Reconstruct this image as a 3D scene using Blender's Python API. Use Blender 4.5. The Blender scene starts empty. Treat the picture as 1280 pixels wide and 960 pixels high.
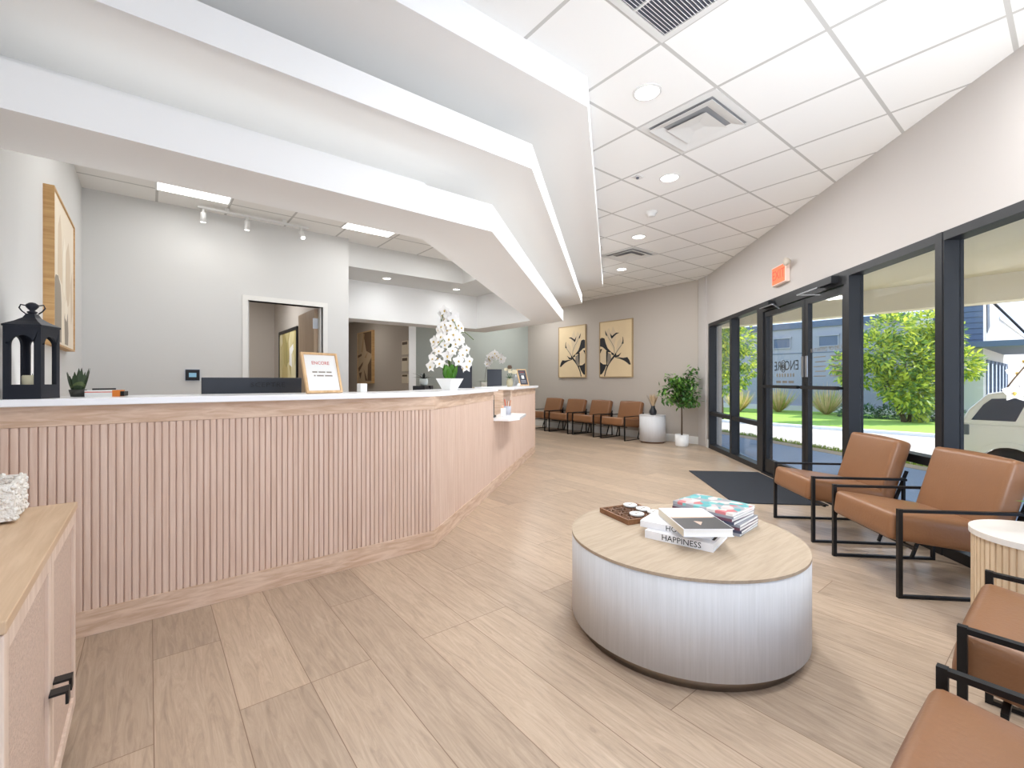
import bpy, bmesh, math, random
from mathutils import Vector, Matrix
random.seed(7)
PI = math.pi
C = bpy.context.scene.collection
H_CAM = 1.16
TH = math.radians(51.433)
FW = Vector((math.cos(TH), math.sin(TH), 0)); RT = Vector((math.sin(TH), -math.cos(TH), 0))

# ------------------------------------------------------------------ materials
def srgb(r, g, b):
    f = lambda c: (c/12.92 if c <= .04045 else ((c+.055)/1.055)**2.4)
    return (f(r/255), f(g/255), f(b/255), 1)

def mat(name, col, rough=.5, metal=0, spec=.5, emit=0, noise=0, nscale=8, bump=0, bscale=60):
    m = bpy.data.materials.new(name); m.use_nodes = True
    nt = m.node_tree; b = nt.nodes['Principled BSDF']
    b.inputs['Base Color'].default_value = col
    b.inputs['Roughness'].default_value = rough
    b.inputs['Metallic'].default_value = metal
    b.inputs['Specular IOR Level'].default_value = spec
    if emit:
        b.inputs['Emission Color'].default_value = col
        b.inputs['Emission Strength'].default_value = emit
    tc = nt.nodes.new('ShaderNodeTexCoord')
    if noise:
        n = nt.nodes.new('ShaderNodeTexNoise'); n.inputs['Scale'].default_value = nscale
        n.inputs['Detail'].default_value = 4
        nt.links.new(tc.outputs['Object'], n.inputs['Vector'])
        mx = nt.nodes.new('ShaderNodeMix'); mx.data_type = 'RGBA'
        mx.inputs[6].default_value = tuple(c*(1-noise) for c in col[:3])+(1,)
        mx.inputs[7].default_value = tuple(min(1, c*(1+noise)) for c in col[:3])+(1,)
        nt.links.new(n.outputs['Fac'], mx.inputs[0]); nt.links.new(mx.outputs[2], b.inputs['Base Color'])
    if bump:
        n2 = nt.nodes.new('ShaderNodeTexNoise'); n2.inputs['Scale'].default_value = bscale
        nt.links.new(tc.outputs['Object'], n2.inputs['Vector'])
        bp = nt.nodes.new('ShaderNodeBump'); bp.inputs['Strength'].default_value = bump
        bp.inputs['Distance'].default_value = .01
        nt.links.new(n2.outputs['Fac'], bp.inputs['Height']); nt.links.new(bp.outputs['Normal'], b.inputs['Normal'])
    return m

def wood(name, c1, c2, scale=(40, 3, 40), rough=.5, spec=.35, contrast=(.35, .65), streak=None):
    """grain stretched along the axis with the small scale"""
    m = bpy.data.materials.new(name); m.use_nodes = True
    nt = m.node_tree; b = nt.nodes['Principled BSDF']
    b.inputs['Roughness'].default_value = rough; b.inputs['Specular IOR Level'].default_value = spec
    tc = nt.nodes.new('ShaderNodeTexCoord'); mp = nt.nodes.new('ShaderNodeMapping')
    mp.inputs['Scale'].default_value = scale
    nt.links.new(tc.outputs['Object'], mp.inputs['Vector'])
    n = nt.nodes.new('ShaderNodeTexNoise'); n.inputs['Scale'].default_value = 1.0
    n.inputs['Detail'].default_value = 6; n.inputs['Roughness'].default_value = .6; n.inputs['Distortion'].default_value = .6
    nt.links.new(mp.outputs['Vector'], n.inputs['Vector'])
    cr = nt.nodes.new('ShaderNodeValToRGB')
    cr.color_ramp.elements[0].position = contrast[0]; cr.color_ramp.elements[0].color = c2
    cr.color_ramp.elements[1].position = contrast[1]; cr.color_ramp.elements[1].color = c1
    nt.links.new(n.outputs['Fac'], cr.inputs['Fac']); nt.links.new(cr.outputs['Color'], b.inputs['Base Color'])
    return m

def floor_mat():
    m = bpy.data.materials.new('oak_planks'); m.use_nodes = True
    nt = m.node_tree; L = nt.links; b = nt.nodes['Principled BSDF']
    b.inputs['Roughness'].default_value = .36; b.inputs['Specular IOR Level'].default_value = .45
    tc = nt.nodes.new('ShaderNodeTexCoord')
    mp = nt.nodes.new('ShaderNodeMapping'); mp.inputs['Rotation'].default_value = (0, 0, PI/2)
    mp.inputs['Location'].default_value = (.35, -.012, 0)
    # rotated so brick rows run along world Y: (x,y)->( -y.., x)
    L.new(tc.outputs['Object'], mp.inputs['Vector'])
    br = nt.nodes.new('ShaderNodeTexBrick')
    br.offset = .37; br.offset_frequency = 3
    br.inputs['Scale'].default_value = 1; br.inputs['Brick Width'].default_value = 1.5
    br.inputs['Row Height'].default_value = .2375; br.inputs['Mortar Size'].default_value = .0016
    br.inputs['Mortar Smooth'].default_value = .3
    br.inputs['Color1'].default_value = (0, 0, 0, 1); br.inputs['Color2'].default_value = (1, 1, 1, 1)
    br.inputs['Mortar'].default_value = (.5, .5, .5, 1)
    L.new(mp.outputs['Vector'], br.inputs['Vector'])
    # grain
    sep = nt.nodes.new('ShaderNodeSeparateXYZ'); L.new(tc.outputs['Object'], sep.inputs[0])
    ad = nt.nodes.new('ShaderNodeMath'); ad.operation = 'MULTIPLY'; ad.inputs[1].default_value = 37
    L.new(br.outputs['Color'], ad.inputs[0])
    cb = nt.nodes.new('ShaderNodeCombineXYZ')
    mx_ = nt.nodes.new('ShaderNodeMath'); mx_.operation = 'MULTIPLY'; mx_.inputs[1].default_value = 34; L.new(sep.outputs['X'], mx_.inputs[0])
    my_ = nt.nodes.new('ShaderNodeMath'); my_.operation = 'MULTIPLY'; my_.inputs[1].default_value = 3.2; L.new(sep.outputs['Y'], my_.inputs[0])
    L.new(mx_.outputs[0], cb.inputs['X']); L.new(my_.outputs[0], cb.inputs['Y']); L.new(ad.outputs[0], cb.inputs['Z'])
    n = nt.nodes.new('ShaderNodeTexNoise'); n.inputs['Scale'].default_value = 1; n.inputs['Detail'].default_value = 8
    n.inputs['Roughness'].default_value = .7; n.inputs['Distortion'].default_value = 1.6
    L.new(cb.outputs[0], n.inputs['Vector'])
    cr = nt.nodes.new('ShaderNodeValToRGB')
    e = cr.color_ramp.elements
    e[0].position = .25; e[0].color = srgb(158, 139, 121)
    e[1].position = .75; e[1].color = srgb(206, 187, 167)
    k = e.new(.5); k.color = srgb(187, 166, 145)
    L.new(n.outputs['Fac'], cr.inputs['Fac'])
    # per plank tint
    tint = nt.nodes.new('ShaderNodeMix'); tint.data_type = 'RGBA'; tint.blend_type = 'MULTIPLY'
    tint.inputs[0].default_value = 1
    tr = nt.nodes.new('ShaderNodeValToRGB')
    tr.color_ramp.elements[0].color = (.82, .81, .80, 1); tr.color_ramp.elements[1].color = (1.06, 1.05, 1.03, 1)
    L.new(br.outputs['Color'], tr.inputs['Fac'])
    L.new(cr.outputs['Color'], tint.inputs[6]); L.new(tr.outputs['Color'], tint.inputs[7])
    seam = nt.nodes.new('ShaderNodeMix'); seam.data_type = 'RGBA'
    L.new(br.outputs['Fac'], seam.inputs[0]); L.new(tint.outputs[2], seam.inputs[6])
    seam.inputs[7].default_value = srgb(128, 104, 84)
    L.new(seam.outputs[2], b.inputs['Base Color'])
    return m

def grid_mat(name, ox, oy, pitch, col, line, w=.011):
    m = bpy.data.materials.new(name); m.use_nodes = True
    nt = m.node_tree; L = nt.links; b = nt.nodes['Principled BSDF']
    b.inputs['Roughness'].default_value = .9; b.inputs['Specular IOR Level'].default_value = .1
    tc = nt.nodes.new('ShaderNodeTexCoord'); sep = nt.nodes.new('ShaderNodeSeparateXYZ')
    L.new(tc.outputs['Object'], sep.inputs[0])
    outs = []
    for ax, o in (('X', ox), ('Y', oy)):
        a = nt.nodes.new('ShaderNodeMath'); a.operation = 'SUBTRACT'; a.inputs[1].default_value = o
        L.new(sep.outputs[ax], a.inputs[0])
        p = nt.nodes.new('ShaderNodeMath'); p.operation = 'PINGPONG'; p.inputs[1].default_value = pitch/2
        L.new(a.outputs[0], p.inputs[0])
        q = nt.nodes.new('ShaderNodeMath'); q.operation = 'LESS_THAN'; q.inputs[1].default_value = w
        L.new(p.outputs[0], q.inputs[0]); outs.append(q)
    mxm = nt.nodes.new('ShaderNodeMath'); mxm.operation = 'MAXIMUM'
    L.new(outs[0].outputs[0], mxm.inputs[0]); L.new(outs[1].outputs[0], mxm.inputs[1])
    mx = nt.nodes.new('ShaderNodeMix'); mx.data_type = 'RGBA'
    mx.inputs[6].default_value = col; mx.inputs[7].default_value = line
    L.new(mxm.outputs[0], mx.inputs[0]); L.new(mx.outputs[2], b.inputs['Base Color'])
    return m

def leaf_mat(name, col, trans=.45, noise=.3, nscale=6):
    m = mat(name, col, .5, noise=noise, nscale=nscale); nt = m.node_tree
    b = nt.nodes['Principled BSDF']; out = nt.nodes['Material Output']
    tr = nt.nodes.new('ShaderNodeBsdfTranslucent'); mx = nt.nodes.new('ShaderNodeMixShader'); mx.inputs[0].default_value = trans
    src = b.inputs['Base Color'].links
    if src: nt.links.new(src[0].from_socket, tr.inputs['Color'])
    else: tr.inputs['Color'].default_value = col
    nt.links.new(b.outputs[0], mx.inputs[1]); nt.links.new(tr.outputs[0], mx.inputs[2]); nt.links.new(mx.outputs[0], out.inputs['Surface'])
    return m

def glass_mat(name, tint=(.97, .98, .985, 1), refl=1.45):
    m = bpy.data.materials.new(name); m.use_nodes = True
    nt = m.node_tree; nt.nodes.remove(nt.nodes['Principled BSDF']); out = nt.nodes['Material Output']
    t = nt.nodes.new('ShaderNodeBsdfTransparent'); t.inputs[0].default_value = tint
    g = nt.nodes.new('ShaderNodeBsdfGlossy'); g.inputs['Roughness'].default_value = .02
    f = nt.nodes.new('ShaderNodeLayerWeight'); f.inputs['Blend'].default_value = .5
    pw = nt.nodes.new('ShaderNodeMath'); pw.operation = 'POWER'; pw.inputs[1].default_value = 5
    ma = nt.nodes.new('ShaderNodeMath'); ma.operation = 'MULTIPLY_ADD'; ma.inputs[1].default_value = .45; ma.inputs[2].default_value = .025
    nt.links.new(f.outputs['Facing'], pw.inputs[0]); nt.links.new(pw.outputs[0], ma.inputs[0])
    mx = nt.nodes.new('ShaderNodeMixShader')
    nt.links.new(ma.outputs[0], mx.inputs[0]); nt.links.new(t.outputs[0], mx.inputs[1]); nt.links.new(g.outputs[0], mx.inputs[2])
    nt.links.new(mx.outputs[0], out.inputs['Surface'])
    return m

def bands_mat(name, axis, stops, rough=.5):
    """constant colour bands along an object axis (printed covers)"""
    m = bpy.data.materials.new(name); m.use_nodes = True
    nt = m.node_tree; L = nt.links; b = nt.nodes['Principled BSDF']; b.inputs['Roughness'].default_value = rough
    tc = nt.nodes.new('ShaderNodeTexCoord'); sep = nt.nodes.new('ShaderNodeSeparateXYZ')
    n = nt.nodes.new('ShaderNodeTexNoise'); n.inputs['Scale'].default_value = 14
    L.new(tc.outputs['Object'], n.inputs['Vector'])
    L.new(tc.outputs['Object'], sep.inputs[0])
    ns = nt.nodes.new('ShaderNodeMath'); ns.operation = 'MULTIPLY_ADD'; ns.inputs[1].default_value = .10
    L.new(n.outputs['Fac'], ns.inputs[0]); L.new(sep.outputs[axis], ns.inputs[2])
    mr = nt.nodes.new('ShaderNodeMapRange'); mr.inputs['From Min'].default_value = stops[0]; mr.inputs['From Max'].default_value = stops[1]
    L.new(ns.outputs[0], mr.inputs['Value'])
    cr = nt.nodes.new('ShaderNodeValToRGB'); cr.color_ramp.interpolation = 'CONSTANT'
    e = cr.color_ramp.elements
    e[0].position = stops[2][0][0]; e[0].color = stops[2][0][1]
    e[1].position = stops[2][1][0]; e[1].color = stops[2][1][1]
    for p, c in stops[2][2:]:
        k = e.new(p); k.color = c
    L.new(mr.outputs['Result'], cr.inputs['Fac']); L.new(cr.outputs['Color'], b.inputs['Base Color'])
    return m

def voronoi_mat(name, cols, scale, rough=.5):
    m = bpy.data.materials.new(name); m.use_nodes = True
    nt = m.node_tree; L = nt.links; b = nt.nodes['Principled BSDF']; b.inputs['Roughness'].default_value = rough
    tc = nt.nodes.new('ShaderNodeTexCoord'); mp = nt.nodes.new('ShaderNodeMapping'); mp.inputs['Scale'].default_value = scale
    L.new(tc.outputs['Object'], mp.inputs[0])
    v = nt.nodes.new('ShaderNodeTexVoronoi'); v.inputs['Scale'].default_value = 1; L.new(mp.outputs[0], v.inputs['Vector'])
    sp = nt.nodes.new('ShaderNodeSeparateColor'); L.new(v.outputs['Color'], sp.inputs[0])
    cr = nt.nodes.new('ShaderNodeValToRGB'); cr.color_ramp.interpolation = 'CONSTANT'; e = cr.color_ramp.elements
    for i, c in enumerate(cols):
        p = i/len(cols)
        if i == 0: e[0].position = 0; e[0].color = c
        elif i == 1: e[1].position = p; e[1].color = c
        else:
            k = e.new(p); k.color = c
    L.new(sp.outputs[0], cr.inputs['Fac']); L.new(cr.outputs['Color'], b.inputs['Base Color'])
    return m

WALL = mat('wall_paint', srgb(214, 214, 212), .85, spec=.2)
WALLG = mat('greige_paint', srgb(190, 182, 173), .85, spec=.2)
WALLR = mat('storefront_wall_paint', srgb(199, 194, 190), .85, spec=.2)
SAGE = mat('sage_paint', srgb(178, 184, 178), .85, spec=.2)
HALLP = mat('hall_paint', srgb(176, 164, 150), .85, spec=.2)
SOFF = mat('soffit_white', srgb(238, 238, 237), .85, spec=.2)
TRIMW = mat('trim_white', srgb(228, 227, 223), .5)
CEIL = grid_mat('ceiling_tiles', 2.18, .83, .6, srgb(243, 243, 241), srgb(196, 195, 192))
CEILO = grid_mat('office_ceiling_tiles', .06, 5.53, .6, srgb(232, 230, 226), srgb(190, 188, 184))
FLOOR = floor_mat()
SLAT = wood('fluted_oak', srgb(226, 201, 184), srgb(212, 183, 164), (60, 60, 2.2), .55, .3)
OAKH = wood('oak_board', srgb(224, 198, 176), srgb(200, 168, 142), (5, 5, 38), .5, .35, (.38, .62))
OAKTOP = wood('oak_top', srgb(206, 178, 148), srgb(190, 160, 129), (46, 3, 20), .5, .35)
CABFR = wood('pale_cabinet', srgb(226, 206, 190), srgb(206, 182, 164), (40, 40, 3), .55, .3)
CANE = mat('woven_panel', srgb(198, 174, 158), .8, noise=.22, nscale=90, bump=.4, bscale=120)
TBLSIDE = wood('limed_oak', srgb(216, 216, 218), srgb(207, 207, 208), (95, 95, 3.5), .5, .35)
TBLTOP = wood('limed_oak_top', srgb(188, 171, 150), srgb(175, 157, 136), (5, 60, 20), .7, .2)
BRONZE = mat('bronze_plinth', srgb(150, 136, 122), .32, .85)
QUARTZ = mat('white_quartz', srgb(250, 251, 253), .22)
BLACK = mat('black_metal', srgb(22, 22, 24), .42, .3)
FRAME = mat('dark_bronze_frame', srgb(27, 28, 31), .45, 0, .4)
LEATH = mat('tan_leather', srgb(138, 96, 64), .38, spec=.5, noise=.08, nscale=9, bump=.08, bscale=90)
GLASS = glass_mat('window_glass')
MATM = mat('charcoal_mat', srgb(46, 50, 58), .95, noise=.45, nscale=160, bump=.5, bscale=300)
WHITE = mat('white_ceramic', srgb(240, 240, 238), .3)
PAPER = mat('white_paper', srgb(240, 239, 235), .7)
LANT = mat('black_lantern_metal', srgb(36, 40, 50), .5, .3)
CANDLE = mat('ivory_candle', srgb(238, 230, 196), .6)
LIGHTOAK = wood('light_oak_frame', srgb(228, 194, 150), srgb(204, 164, 118), (30, 30, 3), .5, .3)
FRAMEOAK = wood('art_frame_oak', srgb(206, 168, 116), srgb(182, 140, 90), (40, 40, 3), .5, .3)
CHAMP = mat('champagne_frame', srgb(176, 152, 116), .5, .1)
CANVAS = mat('cream_canvas', srgb(226, 204, 166), .85, noise=.06, nscale=4)
INK = mat('black_ink', srgb(34, 34, 38), .7)
INKG = mat('grey_ink', srgb(140, 130, 118), .8)
INKP = mat('pale_petal', srgb(216, 196, 164), .85)
MON = mat('monitor_plastic', srgb(28, 31, 39), .4)
SCREEN = mat('dark_screen', srgb(40, 46, 56), .45)
LEAF = mat('leaf_green', srgb(54, 100, 40), .5, noise=.4, nscale=12)
LEAF2 = mat('leaf_light_green', srgb(104, 150, 58), .5, noise=.3, nscale=14)
ORLEAF = mat('orchid_leaf', srgb(74, 130, 34), .35, noise=.25, nscale=18)
PETAL = mat('white_petal', srgb(240, 238, 235), .6)
PETALC = mat('petal_throat', srgb(206, 178, 96), .6)
STEMM = mat('brown_stem', srgb(84, 66, 46), .7)
GSTEM = mat('green_stem', srgb(96, 118, 60), .6)
CHROME = mat('brushed_metal', srgb(176, 178, 182), .28, .9)
EMIT = mat('lamp_diffuser', (1, .97, .93, 1), .5, emit=6)
EMITP = mat('panel_diffuser', (1, .98, .95, 1), .5, emit=3)
GREYM = mat('grille_grey', srgb(96, 98, 108), .6)
VENTW = mat('vent_white', srgb(222, 222, 220), .5)
VENTG = mat('vent_shadow_grey', srgb(150, 150, 152), .6)
DARKV = mat('duct_dark', srgb(46, 47, 50), .8)
EXITR = mat('exit_orange', srgb(240, 108, 60), .5, emit=.35)
EXITW = mat('exit_housing', srgb(236, 214, 200), .5)
DOORW = wood('office_door_veneer', srgb(170, 150, 128), srgb(154, 132, 110), (30, 30, 2), .5, .3)
ORANGE = mat('orange_card', srgb(224, 128, 44), .6)

# ------------------------------------------------------------------ mesh builder
class MB:
    def __init__(s): s.v = []; s.f = []; s.mi = []; s.cur = 0; s.sm = []; s.smooth = False
    def add(s, vs, fs):
        o = len(s.v); s.v += [tuple(v) for v in vs]
        for f in fs:
            s.f.append(tuple(i+o for i in f)); s.mi.append(s.cur); s.sm.append(s.smooth)
        return s
    def use(s, i): s.cur = i; return s
    def box(s, x0, x1, y0, y1, z0, z1):
        vs = [(x, y, z) for z in (z0, z1) for y in (y0, y1) for x in (x0, x1)]
        return s.add(vs, [(0, 2, 3, 1), (4, 5, 7, 6), (0, 1, 5, 4), (2, 6, 7, 3), (0, 4, 6, 2), (1, 3, 7, 5)])
    def obox(s, c, ex, ey, ez, hx, hy, hz):
        c, ex, ey, ez = Vector(c), Vector(ex), Vector(ey), Vector(ez)
        vs = [c+ex*(hx*a)+ey*(hy*b)+ez*(hz*d) for d in (-1, 1) for b in (-1, 1) for a in (-1, 1)]
        return s.add(vs, [(0, 2, 3, 1), (4, 5, 7, 6), (0, 1, 5, 4), (2, 6, 7, 3), (0, 4, 6, 2), (1, 3, 7, 5)])
    def bar(s, a, b, w, t=None, up=(0, 0, 1)):
        a, b = Vector(a), Vector(b); d = (b-a); l = d.length; d.normalize(); u = Vector(up)
        if abs(d.dot(u)) > .98: u = Vector((0, 1, 0))
        sd = d.cross(u).normalized(); u = sd.cross(d).normalized()
        return s.obox((a+b)/2, d, sd, u, l/2, w/2, (t or w)/2)
    def prism(s, pts, z0, z1):
        n = len(pts)
        a = sum(pts[i][0]*pts[(i+1) % n][1]-pts[(i+1) % n][0]*pts[i][1] for i in range(n))
        if a < 0: pts = pts[::-1]
        vs = [(p[0], p[1], z0) for p in pts]+[(p[0], p[1], z1) for p in pts]
        return s.add(vs, [tuple(range(n))[::-1], tuple(range(n, 2*n))]+[(i, (i+1) % n, n+(i+1) % n, n+i) for i in range(n)])
    def wallstrip(s, pts, z0, z1, th, side=1):
        """thin wall following a polyline, thickened to its left (side=1) or right"""
        off = offset(pts, th*side)
        return s.prism(list(pts)+off[::-1], z0, z1)
    def lathe(s, prof, seg=32, c=(0, 0, 0), cap=True):
        o = Vector(c); vs = []; fs = []
        for r, z in prof:
            for i in range(seg):
                a = 2*PI*i/seg; vs.append((o.x+r*math.cos(a), o.y+r*math.sin(a), o.z+z))
        for k in range(len(prof)-1):
            for i in range(seg):
                j = (i+1) % seg; fs.append((k*seg+i, k*seg+j, (k+1)*seg+j, (k+1)*seg+i))
        if cap:
            fs.append(tuple(range(seg))[::-1]); fs.append(tuple((len(prof)-1)*seg+i for i in range(seg)))
        return s.add(vs, fs)
    def tube(s, pts, r, seg=8, r2=None):
        pts = [Vector(p) for p in pts]; n = len(pts); vs = []; fs = []
        u = None
        for k, p in enumerate(pts):
            t = (pts[min(k+1, n-1)]-pts[max(k-1, 0)]).normalized()
            if u is None:
                u = t.orthogonal().normalized()
            else:
                u = (u-t*u.dot(t)).normalized()
            w = t.cross(u); rr = r if r2 is None else r+(r2-r)*k/(n-1)
            for i in range(seg):
                a = 2*PI*i/seg; vs.append(p+u*(rr*math.cos(a))+w*(rr*math.sin(a)))
        for k in range(n-1):
            for i in range(seg):
                j = (i+1) % seg; fs.append((k*seg+i, k*seg+j, (k+1)*seg+j, (k+1)*seg+i))
        fs.append(tuple(range(seg))[::-1]); fs.append(tuple((n-1)*seg+i for i in range(seg)))
        return s.add(vs, fs)
    def sphere(s, c, r, seg=12, rings=8, sc=(1, 1, 1)):
        prof = [(max(1e-4, math.sin(PI*k/rings))*r, -math.cos(PI*k/rings)*r) for k in range(rings+1)]
        vs = []; fs = []
        for rr, z in prof:
            for i in range(seg):
                a = 2*PI*i/seg; vs.append((c[0]+rr*math.cos(a)*sc[0], c[1]+rr*math.sin(a)*sc[1], c[2]+z*sc[2]))
        for k in range(rings):
            for i in range(seg):
                j = (i+1) % seg; fs.append((k*seg+i, k*seg+j, (k+1)*seg+j, (k+1)*seg+i))
        return s.add(vs, fs)
    def leaf(s, base, d, n, l, w, curl=.0, k=4):
        base, d, n = Vector(base), Vector(d).normalized(), Vector(n)
        sd = d.cross(n)
        if sd.length < 1e-4: sd = d.orthogonal()
        sd.normalize(); n = sd.cross(d).normalized()
        vs = []; fs = []
        for i in range(k+1):
            t = i/k; ww = w*math.sin(PI*(.06+.94*t)**.8)*.5 if i < k else .0005
            p = base+d*(l*t)-n*(curl*l*t*t)
            vs += [p-sd*ww, p+n*(-.15*ww), p+sd*ww]
        for i in range(k):
            a = i*3; fs += [(a, a+1, a+4, a+3), (a+1, a+2, a+5, a+4)]
        return s.add(vs, fs)
    def build(s, name, m, parent=None, loc=None, rotz=None, bevel=0, subsurf=0):
        me = bpy.data.meshes.new(name); me.from_pydata(s.v, [], s.f)
        ms = m if isinstance(m, (list, tuple)) else [m]
        for x in ms: me.materials.append(x)
        me.polygons.foreach_set('material_index', s.mi)
        me.polygons.foreach_set('use_smooth', s.sm)
        me.update()
        o = bpy.data.objects.new(name, me); C.objects.link(o)
        if parent: o.parent = parent
        if loc is not None: o.location = loc
        if rotz is not None: o.rotation_euler.z = rotz
        if bevel:
            md = o.modifiers.new('bevel', 'BEVEL'); md.width = bevel; md.segments = 2; md.limit_method = 'ANGLE'
        return o

def offset(pts, d):
    """polyline offset to the left by d"""
    P = [Vector((p[0], p[1])) for p in pts]; out = []
    for i, p in enumerate(P):
        ds = []
        if i > 0: ds.append((P[i]-P[i-1]).normalized())
        if i < len(P)-1: ds.append((P[i+1]-P[i]).normalized())
        ns = [Vector((-q.y, q.x)) for q in ds]
        if len(ns) == 1: out.append(tuple(p+ns[0]*d))
        else:
            b = (ns[0]+ns[1]).normalized(); out.append(tuple(p+b*(d/max(.2, b.dot(ns[0])))))
    return out

def tag(o, label=None, cat=None, group=None, kind=None):
    if label: o['label'] = label
    if cat: o['category'] = cat
    if group: o['group'] = group
    if kind: o['kind'] = kind
    return o

def thing(name, label, cat, loc=(0, 0, 0), rotz=0, group=None, kind=None):
    o = bpy.data.objects.new(name, None); C.objects.link(o); o.empty_display_size = .05
    o.location = loc; o.rotation_euler.z = rotz
    return tag(o, label, cat, group, kind)

def copy_tree(o, parent=None):
    c = o.copy(); C.objects.link(c)
    if parent: c.parent = parent
    for ch in list(o.children): copy_tree(ch, c)
    return c

def dup(root, loc, rotz, label, group=None):
    r = copy_tree(root); r.location = loc; r.rotation_euler.z = rotz; r['label'] = label
    if group: r['group'] = group
    return r

def S(o, label, cat): return tag(o, label, cat, kind='structure')

def text(s, size, name, m, parent=None, mtx=None, extrude=.0006, spacing=1, align='CENTER', sx=1):
    cu = bpy.data.curves.new('lettering', 'FONT'); cu.body = s; cu.size = size; cu.extrude = extrude
    cu.align_x = align; cu.align_y = 'CENTER'; cu.space_character = spacing; cu.resolution_u = 2
    t = bpy.data.objects.new('lettering_curve', cu); C.objects.link(t)
    bpy.context.view_layer.update()
    me = bpy.data.meshes.new_from_object(t.evaluated_get(bpy.context.evaluated_depsgraph_get()))
    bpy.data.objects.remove(t); bpy.data.curves.remove(cu)
    if sx != 1: me.transform(Matrix.Diagonal((sx, 1, 1, 1)))
    if mtx is not None: me.transform(mtx)
    me.materials.clear(); me.materials.append(m); me.name = name
    o = bpy.data.objects.new(name, me); C.objects.link(o)
    if parent: o.parent = parent
    return o

def basis(o, ex, ey, ez):
    m = Matrix((ex, ey, ez)).transposed().to_4x4(); m.translation = Vector(o); return m

def area(name, loc, power, size, col=(.97, .985, 1), rot=(0, 0, 0), shape='DISK', sy=None, spread=None):
    l = bpy.data.lights.new(name, 'AREA'); l.energy = power; l.shape = shape; l.size = size
    if sy: l.size_y = sy
    l.color = col
    if spread: l.spread = spread
    o = bpy.data.objects.new(name, l); C.objects.link(o); o.location = loc; o.rotation_euler = rot
    return o

# ------------------------------------------------------------------ plan constants
XL = -.50          # left wall
XB = 7.84          # back wall
KW = 3.54          # storefront inner plane: X - Y = KW
CZ = 3.0
r2 = math.sqrt(.5)
WD = Vector((r2, r2, 0)); WN = Vector((r2, -r2, 0))     # along storefront, outward
def sfp(t, n=0, z=0): return WD*t+WN*(KW*r2+n)+Vector((0, 0, z))
T_END = (XB+XB-KW)*r2
OFF_Y = 5.93; OFF_X = 2.02
U2 = Vector((.775, .632, 0)).normalized(); N2 = Vector((U2.y, -U2.x, 0))
P1 = Vector((1.55, 2.82, 0))

# ------------------------------------------------------------------ room shell
o = MB().prism([(XL, -1.2), (2.34, -1.2), (XB+.05, XB+.05-KW), (XB+.05, 10.6), (XL, 10.6)], -.12, 0).build('floor', FLOOR)
S(o, 'light oak plank floor running diagonally across the lobby', 'floor')
o = MB().prism([(XL, -1.2), (2.4, -1.2), (XB, XB-KW), (XB, 9.15), (5.0, 9.15), (5.0, 4.2), (1.7, 2.2), (XL, 2.2)], CZ, CZ+.08).build('ceiling', CEIL)
S(o, 'white tile ceiling of the lobby with grey grid lines', 'ceiling')
o = MB().prism([(XL, 2.2), (1.7, 2.2), (5.0, 4.2), (5.0, 9.15), (3.62, 9.15), (3.62, 7.25), (OFF_X, 7.25), (OFF_X, OFF_Y), (XL, OFF_Y)], CZ, CZ+.08).build('ceiling_office', CEILO)
S(o, 'tile ceiling over the reception office', 'ceiling')
o = MB().box(XL-.12, XL, -1.2, OFF_Y+.12, 0, CZ).build('wall_left', WALL); S(o, 'pale grey wall on the left with tall framed art', 'wall')
# office wall with door opening
DX0, DX1, DH = .88, 1.70, 2.08
m = MB().box(XL-.12, DX0, OFF_Y, OFF_Y+.12, 0, CZ).box(DX1, OFF_X, OFF_Y, OFF_Y+.12, 0, CZ).box(DX0, DX1, OFF_Y, OFF_Y+.12, DH, CZ)
m.box(OFF_X-.12, OFF_X, OFF_Y+.12, 10.5, 0, CZ)
S(m.build('wall_office', WALL), 'pale grey office wall behind the reception desk', 'wall')
# door casing
d = thing('door_1', 'white cased doorway in the office wall behind the monitor', 'doorway', (DX0, OFF_Y, 0), kind='structure')
m = MB()
w = DX1-DX0
m.box(-.055, 0, -.015, .135, 0, DH+.055).box(w, w+.055, -.015, .135, 0, DH+.055).box(0, w, -.015, .135, DH, DH+.055)
m.box(0, .02, .05, .135, 0, DH).box(w-.02, w, .05, .135, 0, DH)
m.build('casing', TRIMW, d)
# room behind the doorway
m = MB().box(XL, OFF_X-.22, 9.15, 9.25, 0, CZ).box(OFF_X-.24, OFF_X-.12, OFF_Y+.12, 9.25, 0, CZ).box(XL-.12, XL, OFF_Y+.12, 9.25, 0, CZ)
S(m.build('wall_back_office', WALLG), 'beige walls of the small room seen through the doorway', 'wall')
S(MB().box(XL-.12, OFF_X-.12, OFF_Y+.12, 9.25, 2.7, 2.78).build('ceiling_back_office', SOFF), 'ceiling of the small room through the doorway', 'ceiling')
dl = thing('office_door', 'open brown veneer door with silver hinge inside the office doorway', 'door', (DX1-.025, OFF_Y+.10, 0))
MB().box(-.045, 0, .02, .80, .01, DH-.01).build('leaf', DOORW, dl)
MB().box(-.062, .012, .012, .022, 1.82, 1.95).box(-.062, .012, .012, .022, .2, .33).build('hinge', CHROME, dl)
mb = MB(); mb.smooth = True
mb.tube([(-.045, .73, 1.0), (-.10, .73, 1.0), (-.10, .62, 1.0)], .01).build('handle', CHROME, dl)

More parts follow.
